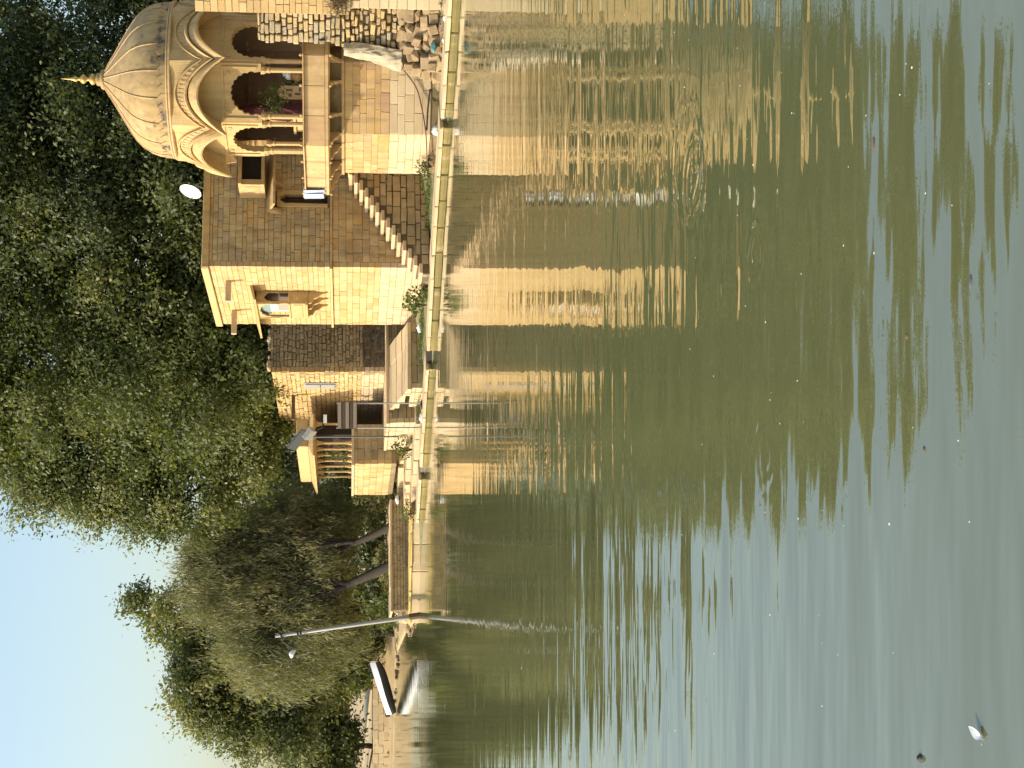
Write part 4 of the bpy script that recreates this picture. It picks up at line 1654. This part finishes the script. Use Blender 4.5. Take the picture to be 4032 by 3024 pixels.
LEAF = (.19, .55)
tree('broadleaf_tree', 'dark tall broadleaf tree rising behind the domed pavilion', (12.5, 66, 1.0), (12.3, 66, 7), .4,
     [((13.5, 66.5, 12.5), (5.6, 3.6, 5.4)), ((9.0, 64.5, 14.5), (4.0, 3.0, 5.0)), ((16.5, 65, 8.5), (3.5, 3, 4.0)), ((8.8, 63.2, 9.8), (2.8, 2.2, 2.8)), ((13.5, 63.5, 6.5), (3.5, 2.2, 3.4)), ((12, 67, 18.5), (6, 3.5, 3.5)), ((10.5, 67, 22.0), (5.5, 3.2, 3.0))],
     215000, LEAF, M['leaf_dark'], M['barkdark'], seed=21, group='broadleaf trees behind the buildings')
tree('broadleaf_tree', 'dense broadleaf tree rising behind the tall stone house', (5.0, 68, 1.1), (4.4, 68, 8), .38,
     [((4.2, 67, 13.2), (4.6, 3.2, 5.0)), ((.6, 67, 10.8), (3.6, 3.0, 4.2)), ((5.6, 65.8, 9.2), (3.2, 2.2, 2.6)), ((1.5, 68, 17.0), (4.8, 3.0, 3.4)), ((7.0, 66.5, 17.0), (3.5, 2.8, 3.4)), ((2.0, 67.5, 7.4), (3.2, 2, 1.8)), ((3.5, 68, 20.6), (5.2, 3, 3.2))],
     190000, LEAF, M['leaf_mid'], M['barkdark'], seed=33, group='broadleaf trees behind the buildings')
tree('broadleaf_tree', 'sunlit spreading broadleaf tree overhanging the columned pavilion', (-.6, 77, 1.2), (-1.4, 76, 7), .36,
     [((-2.6, 73.5, 14.5), (3.6, 3.0, 4.2)), ((-3.9, 72.5, 10.2), (3.0, 2.6, 3.4)), ((-.8, 72.0, 8.4), (2.8, 2.4, 2.6)), ((-2.2, 73.5, 18.2), (3.6, 3.0, 2.4)), ((-2.4, 72.4, 7.2), (2.0, 1.8, 1.5)), ((.6, 73, 13.0), (3.2, 2.6, 3.6)), ((-5.2, 73.0, 12.4), (1.9, 1.7, 2.2)), ((-4.8, 73.4, 16.2), (1.8, 1.6, 2.0)), ((-1.2, 73.5, 20.4), (3.4, 2.6, 2.2))],
     175000, (.18, .55), M['leaf_lit'], M['bark'], seed=45, group='broadleaf trees behind the buildings')


def weeping(name, label, base, top, r0, blobs, n, mat, bark, seed, extra=()):
    rng = np.random.default_rng(seed)
    pr_ = random.Random(seed)
    base = (base[0], base[1], max(.9, ground_z(base[0], base[1]) - .08))
    t = thing(name, base, label, 'tree', 'leaning weeping trees on the quay')
    blobs = [((c[0] * 1.055, c[1] + 4.0, 3.1 + (c[2] - 3.1) * 1.055), tuple(q * 1.05 for q in r)) for c, r in blobs]
    ends = [(c[0] + pr_.uniform(-.6, .6) * r[0], c[1] + pr_.uniform(-.5, .5) * r[1], c[2] + pr_.uniform(-.1, .6) * r[2]) for c, r in [pr_.choice(blobs) for _ in range(8)]]
    limbs(t, base, top, ends, r0, bark, pr_, bend=.12)
    per = 30
    pts, out, tone = crown_points(blobs, n, .16, per, rng, .55)
    k = len(pts)
    # each clump trails downward as a strand
    f = np.tile(np.linspace(0, 1, per), k // per)
    sw = np.repeat(rng.normal(size=(k // per, 3)) * .28, per, axis=0)
    pts = pts + np.stack([sw[:, 0] * f * 1.2, sw[:, 1] * f, -f * (.9 + .5 * sw[:, 2])], 1)
    dirs = rng.normal(size=(k, 3)) * .42 + np.array([0, 0, -1.0]) + sw * .8
    nrm = rng.normal(size=(k, 3)) + out * .4
    ln = .30 * rng.uniform(.6, 1.3, k)
    o = leaf_mesh('crown', t, pts, dirs, nrm, ln, ln * .13, tone, mat, base)
    o['kind'] = 'stuff'


weeping('weeping_tree', 'grey-green weeping tree with thick trunk leaning over the quay', (-8.2, 70.6, .9), (-10.0, 74.8, 3.7), .26,
        [((-10.0, 72.9, 7.6), (2.6, 2.6, 3.2)), ((-12.0, 73.4, 5.9), (2.2, 2.4, 3.0)), ((-9.2, 73.5, 9.2), (2.0, 2.0, 2.0)), ((-12.2, 73.6, 8.0), (1.7, 1.8, 2.0)), ((-10.3, 71.6, 4.9), (2.0, 1.5, 1.3))], 135000, M['leaf_weep'], M['barkdark'], 7)
weeping('weeping_tree', 'darker weeping tree with crooked low trunk sprawling beside the pale steps', (-6.3, 69.5, .9), (-7.9, 74.8, 3.3), .2,
        [((-7.6, 72.8, 6.4), (1.9, 1.9, 3.0)), ((-8.0, 71.4, 4.9), (1.5, 1.2, 1.5)), ((-6.6, 73.8, 5.2), (1.6, 1.6, 2.2)), ((-7.8, 73.6, 8.8), (1.7, 1.6, 2.0))], 75000, M['leaf_weep'], M['barkdark'], 9)

tree('tall_tree', 'tall dark-green tree standing behind the weeping trees against the sky', (-15.5, 97, 1.2), (-15.3, 97, 7), .35,
     [((-14.2, 97, 13.8), (1.8, 1.8, 2.2)), ((-16.2, 97, 12.6), (1.7, 1.7, 2.6)), ((-12.6, 97, 9.6), (2.0, 2, 2.2)), ((-18.6, 96, 11.3), (2.4, 2, 2.8)), ((-15.5, 96, 8.0), (4.2, 2, 2.6)), ((-13.6, 97, 15.4), (.9, .9, 1.1))],
     34000, (.26, .55), M['leaf_far'], M['barkdark'], .4, 22, seed=52, group='trees on the far bank', nl=12)
tree('tall_tree', 'broad green tree overhanging the bank above the boat', (-20.8, 106.5, 1.2), (-20.6, 102, 6), .32,
     [((-20.6, 98.5, 10.4), (2.6, 2, 3.2)), ((-22.2, 98.5, 7.0), (2.2, 2, 2.8)), ((-19.0, 97.5, 6.6), (2.6, 2, 2.6)), ((-17.2, 97.5, 4.6), (2.0, 1.6, 1.8))],
     34000, (.26, .55), M['leaf_far'], M['bark'], .4, 22, seed=61, group='trees on the far bank')
tree('bushy_tree', 'low bushy yellow-green tree at the end of the bank wall beyond the boat', (-25.5, 108, 1.2), (-25.5, 108, 3.5), .22,
     [((-25.4, 108, 5.0), (3.0, 2, 2.8)), ((-28.5, 108, 5.4), (3.2, 2, 2.8)), ((-23.2, 107, 4.2), (2.0, 1.8, 2.0)), ((-32, 109, 5.6), (3, 2, 3))],
     32000, (.28, .55), M['leaf_far'], M['bark'], .42, 22, seed=70, group='trees on the far bank')
tree('bushy_tree', 'bright green shrubby tree hanging low over the boat', (-18.0, 106.0, 1.2), (-18.0, 103.5, 2.8), .16,
     [((-18.4, 101, 3.6), (2.2, 1.5, 1.7)), ((-15.6, 101, 3.4), (1.8, 1.4, 1.6))],
     14000, (.24, .55), M['leaf_lit'], M['bark'], .36, 22, seed=74, group='trees on the far bank')
tree('forest_tree', 'dim tree far behind the weeping trees', (-10, 112, 1.3), (-10, 112, 6), .3, [((-10, 112, 8.0), (5, 2.5, 5.5)), ((-16, 113, 6.5), (4, 2, 4.5))], 16000, (.34, .6), M['leaf_far'], M['barkdark'], .5, 20, seed=80, group='trees on the far bank')
tree('forest_tree', 'dim tree far behind the columned pavilion', (-2, 100, 1.3), (-2, 100, 6), .3, [((-2, 100, 8.0), (6.5, 2.5, 6)), ((4, 98, 7), (6, 2.5, 5.5))], 20000, (.34, .6), M['leaf_dark'], M['barkdark'], .5, 20, seed=81, group='trees on the far bank')
tree('forest_tree', 'dim tree far behind the domed pavilion', (14, 90, 1.3), (14, 90, 6), .3, [((12, 88, 7.0), (6.5, 2.5, 6)), ((20, 86, 7), (5, 2.5, 6))], 18000, (.34, .6), M['leaf_dark'], M['barkdark'], .5, 20, seed=82, group='trees on the far bank')


tree('hedge_tree', 'low thick hedge-like tree far behind the weeping trees', (-6, 92, 1.2), (-6, 92, 3), .2, [((-9, 92, 2.8), (5, 1.6, 2.6)), ((-2, 91, 3.2), (5, 1.6, 3.0)), ((-15, 104, 2.8), (4.5, 1.5, 2.4))], 18000, (.3, .6), M['leaf_dark'], M['barkdark'], .4, 20, seed=86, group='trees on the far bank')


def bush(name, label, c, rad, n, size, mat, seed, group=None, cat='shrub', asp=.5):
    rng = np.random.default_rng(seed)
    if cat == 'shrub':
        c = (c[0], c[1], ground_z(c[0], c[1]) - .03)
    t = thing(name, c, label, cat, group)
    blobs = [((c[0], c[1], c[2] + rad[2] * .8), rad)]
    pts, out, tone = crown_points(blobs, n, .12, 12, rng, .3)
    k = len(pts)
    pts[:, 2] = np.maximum(pts[:, 2], c[2] + .02)
    ln = size * rng.uniform(.6, 1.3, k)
    o = leaf_mesh('foliage', t, pts, rng.normal(size=(k, 3)) + out * .6, rng.normal(size=(k, 3)) + np.array([0, 0, .7]), ln, ln * asp, tone, mat, c)
    o['kind'] = 'stuff'
    pr_ = random.Random(seed)
    m = MB()
    for _ in range(5):
        e_ = Vector(c) + Vector((pr_.uniform(-.6, .6) * rad[0], pr_.uniform(-.6, .6) * rad[1], pr_.uniform(.8, 1.5) * rad[2]))
        m.tube([Vector(c) - V(0, 0, .1), Vector(c).lerp(e_, .5) + V(0, 0, .05), e_], [.02, .014, .005], 5)
    m.build('stem', M['bark'], t, fix=False)


bush('shrub', 'grey-green brushy shrub beside the columned pavilion', (-5.1, 73.5, 1.3), (.7, .7, .95), 2600, .14, M['leaf_weep'], 90)
bush('shrub', 'tall dark shrub filling the gap behind the columned pavilion', (-5.0, 75.5, 1.2), (1.1, .8, 1.9), 4200, .17, M['leaf_mid'], 89)
bush('shrub', 'sunlit pale shrub growing among boulders beside the crooked trunk', (-6.4, 76.0, 1.2), (1.0, .7, .8), 3000, .13, M['leaf_lit'], 91)
bush('shrub', 'dark green shrub between the two leaning trunks', (-12.2, 86, 1.2), (1.3, .8, .6), 3200, .14, M['leaf_mid'], 92)
bush('shrub', 'olive shrub behind the foot of the thick leaning trunk', (-9.9, 85, 1.2), (1.1, .8, .5), 3000, .14, M['leaf_weep'], 93)
bush('shrub', 'dense green bush behind the lamp post foot', (-13.6, 94, 1.2), (1.8, 1.0, 1.0), 4200, .17, M['leaf_mid'], 94)
bush('broadleaf_weed', 'round-leaved green weed at the foot of the sunlit house wall', (2.85, 55.45, .34), (.28, .25, .26), 260, .13, M['grassy'], 95, 'weeds behind the kerb', 'weed', .8)
bush('broadleaf_weed', 'round-leaved green weed below the lowest stair step', (3.35, 54.75, .3), (.2, .2, .16), 160, .11, M['grassy'], 96, 'weeds behind the kerb', 'weed', .8)
bush('broadleaf_weed', 'bushy green weed in the gap under the stairs beside the plinth corner', (7.15, 50.6, .42), (.3, .2, .2), 320, .10, M['grassy'], 97, 'weeds behind the kerb', 'weed', .6)
bush('broadleaf_weed', 'green weed growing on the pale steps beside the signboard', (-2.7, 63.6, .45), (.35, .25, .3), 380, .11, M['grassy'], 98, 'weeds behind the kerb', 'weed', .6)
bush('broadleaf_weed', 'leafy weed at the water edge by the end of the pale steps', (-5.4, 64.35, .3), (.3, .25, .28), 300, .10, M['leaf_mid'], 99, 'weeds behind the kerb', 'weed', .6)
bush('potted_plant', 'green trailing plant inside the front arch of the pavilion', tuple(pav_local(0, 1.55, .42, 5.0)), (.22, .2, .42), 520, .11, M['grassy'], 101, None, 'plant', .4)
bush('potted_plant', 'dark leafy plant behind the carved slab in the pavilion', tuple(pav_local(0, 1.0, -.1, 4.3)), (.45, .3, .5), 900, .12, M['leaf_dark'], 102, None, 'plant', .5)
bush('creeper', 'green creeper hanging among the columns of the columned pavilion', (-3.05, 68.8, 3.1), (.4, .3, .4), 420, .12, M['leaf_mid'], 103, None, 'plant', .5)

# boulders on the bank behind the quay
rr = random.Random(8)
bk = with_mat(ROCK, M['pale'])
for i in range(26):
    x = rr.uniform(-7.6, -5.6) if i < 14 else rr.uniform(-12.2, -10.6)
    y = 74.5 + rr.uniform(-1, 1.2) + (2 if i >= 14 else 0)
    sz = rr.uniform(.3, .75)
    o = piece('boulder', rr.choice(bk), None, (x, y, ground_z(x, y) + sz * .2 + rr.uniform(0, .35) * (1 if i % 3 else 0)), rr.uniform(0, 6), (sz * 1.2, sz, sz * .7), (rr.uniform(-.3, .3), rr.uniform(-.3, .3)))
    if i < 14:
        tag(o, 'pale boulder on the bank beside the crooked weeping trunk', 'boulder', 'boulders beside the crooked trunk')
    else:
        tag(o, 'pale boulder on the bank between thick trunk and lamp post', 'boulder', 'boulders beside the thick trunk')


fw = thing('bank_wall', (-28, 104.5, .6), 'long low pale stone wall along the top of the far bank behind the boat', 'wall')
for z0, z1 in ((.1, .62), (.63, 1.0), (1.01, 1.36)):
    run_blocks(fw, 'wall_block', [V(-15.5, 103.2, 0), V(-24, 105.0, 0), V(-36, 109.0, 0)], 0, .5, z0, z1, (.5, 1.2), ASHLAR, M['pale'], jit=.02)
rr = random.Random(77)
sk = with_mat(ROCK, M['rock'])
for i in range(60):
    f = rr.random()
    if i < 30:
        p = Vector((-10.9 - 2.2 * f, 68.5 + 11 * f, 0)) + V(rr.uniform(.1, 1.6), 0, 0)
    else:
        p = Vector((-14.2 - 16 * f, 88 + 16 * min(1, f * 1.6), 0)) + V(rr.uniform(.2, 1.5), rr.uniform(.2, 1.8), 0)
    sz = rr.uniform(.14, .42)
    o = piece('shore_rock', rr.choice(sk), None, p + V(0, 0, max(.02, ground_z(p.x, p.y)) + sz * .1), rr.uniform(0, 6), (sz * 1.3, sz, sz * .55), (rr.uniform(-.2, .2), rr.uniform(-.2, .2)))
    if i < 30:
        tag(o, 'brown rock on the shore just beyond the leaning lamp post', 'rock', 'rocks beyond the lamp post')
    else:
        tag(o, 'brown rock on the beach around the rowing boat', 'rock', 'rocks around the boat')


def grass_strip():
    rng = np.random.default_rng(14)
    poly = resample(shore_sub(3, 11), .2)
    P_ = np.array([[p.x, p.y] for p in poly])
    Nn = np.array([[inward(poly, k).x, inward(poly, k).y] for k in range(len(poly))])
    n = 12000
    i = rng.integers(0, len(poly), n)
    off = 2.3 + rng.normal(0, .32, n)
    dens = np.array([mnoise.noise(Vector((p[0] * .9, p[1] * .9, 3.3))) for p in P_[i]])
    keep = dens + rng.normal(0, .25, n) > .0
    i, off = i[keep], off[keep]
    n = len(i)
    pts = np.zeros((n, 3))
    pts[:, :2] = P_[i] + Nn[i] * off[:, None] + rng.normal(0, .12, (n, 2))
    h = rng.uniform(.06, .2, n)
    pts[:, 2] = .27 + h * .45
    d = rng.normal(size=(n, 3)) * .5 + np.array([0, 0, 1.0])
    o = leaf_mesh('grass', None, pts, d, rng.normal(size=(n, 3)), h, np.full(n, .03), rng.uniform(0, 1, n), M['grassy'], (4.4, 54, .2))
    o['kind'] = 'stuff'
    tag(o, 'ragged strip of green grass behind the shore kerb', 'grass')


grass_strip()

# ------------------------------------------------------------------ litter ashore and on the water
lumpy('plastic_bag', (8.05, 48.9, .22), (.16, .13, .14), M['bag'], 'crumpled white plastic bag in the grass before the pavilion plinth', 'bag', 11)
lumpy('plastic_bag', (10.2, 46.55, .45), (.17, .14, .1), M['tealbag'], 'crumpled teal plastic bag between the foundation stones', 'bag', 12)
lumpy('plastic_bag', (2.1, 57.6, .35), (.18, .15, .12), M['bag'], 'white plastic bag at the foot of the terrace beside the house corner', 'bag', 13)
lumpy('white_stone', (10.75, 45.1, .2), (.1, .1, .08), M['white'], 'whitewashed stone in the grass below the ashlar house', 'stone', 14)
lumpy('white_stone', (10.2, 45.6, .2), (.08, .08, .07), M['white'], 'small whitewashed stone in the grass below the rubble wall', 'stone', 15)
lumpy('cloth_sack', (-1.3, 59.0, .2), (.2, .12, .11), M['bag'], 'white sack lying between the signboard poles behind the kerb', 'sack', 16)
lumpy('cloth_sack', (-.78, 58.6, .2), (.18, .15, .1), M['blackmat'], 'black sack lying at a signboard pole beside the white sack', 'sack', 17)
lumpy('plastic_bag', (-5.0, 66.6, .9), (.2, .15, .1), M['bag'], 'white plastic bag on the pale steps near the quay', 'bag', 18)


def gz(X, Y, z=0.0):
    a, b = (1512 - Y) / 6055, (X - 2016) / 6055
    r = (a, cp - b * sp, -sp - b * cp)
    k = (z - CAM_H) / r[2]
    return Vector((r[0] * k, r[1] * k, z))


def feather(c, rz):
    t = thing('floating_feather', c, 'curled white feather floating on the water', 'feather')
    m = MB()
    rows = []
    for i in range(9):
        f = i / 8
        w = .026 * math.sin(math.pi * min(1, .12 + f * .9)) ** .7
        rows.append([V(-.05 + .1 * f, w * q + .012 * math.sin(f * 3), .008 + .02 * f * f + .012 * abs(q)) for q in (-1, -.5, 0, .5, 1)])
    m.grid(rows)
    m.v = [Vector(c) + Matrix.Rotation(rz, 3, 'Z') @ p for p in m.v]
    m.build('vane', M['white'], t, smooth=True, fix=False)
    m = MB()
    pp = [Vector(c) + Matrix.Rotation(rz, 3, 'Z') @ V(-.07 + .12 * f, .012 * math.sin(f * 3), .012 + .02 * f * f) for f in (0, .3, .6, 1)]
    m.tube(pp, .0025, 5)
    m.build('quill', M['cloth'], t)


feather(gz(3858, 2880), 1.2)
lumpy('floating_pod', gz(3625, 2985) - V(0, 0, .01), (.025, .03, .022), M['hull_d'], 'small dark pod floating near the white feather', 'pod', 21, sub=2)
lumpy('floating_leaf', gz(3822, 1106) - V(0, 0, .005), (.035, .02, .01), M['greysteel'], 'grey curled leaf floating inside ripple rings', 'leaf', 22, sub=2)
lumpy('floating_leaf', gz(3640, 1770) - V(0, 0, .005), (.02, .016, .01), M['wood'], 'brown curled leaf floating at the edge of the tree reflection', 'leaf', 23, sub=2)
lumpy('floating_leaf', gz(3570, 1325) - V(0, 0, .005), (.016, .03, .008), M['wood'], 'long brown leaf floating among the ripple rings', 'leaf', 24, sub=2)
lumpy('floating_twig', gz(3440, 570) - V(0, 0, .005), (.05, .02, .01), M['wood'], 'dark twig floating on the pale water', 'twig', 25, sub=2)
rr = random.Random(31)
fm = None
for i in range(80):
    X, Y = rr.uniform(2450, 3900), rr.uniform(60, 2950)
    if Y > 2100 and rr.random() < .6:
        continue
    p = gz(X, Y)
    s_ = rr.uniform(.004, .010)
    if fm is None:
        o = lumpy('floating_petal', p, (1, 1, .4), M['cloth'], None, None, 30, sub=1)
        fm = o
        o.location = p
    else:
        o = fm.copy()
        COL.objects.link(o)
        o.location = p
    o.scale = (s_, s_ * rr.uniform(.5, 1), s_)
    o.rotation_euler = (0, 0, rr.uniform(0, 6))
    tag(o, 'tiny pale petal drifting on the green water', 'petal', 'petals drifting on the lake')
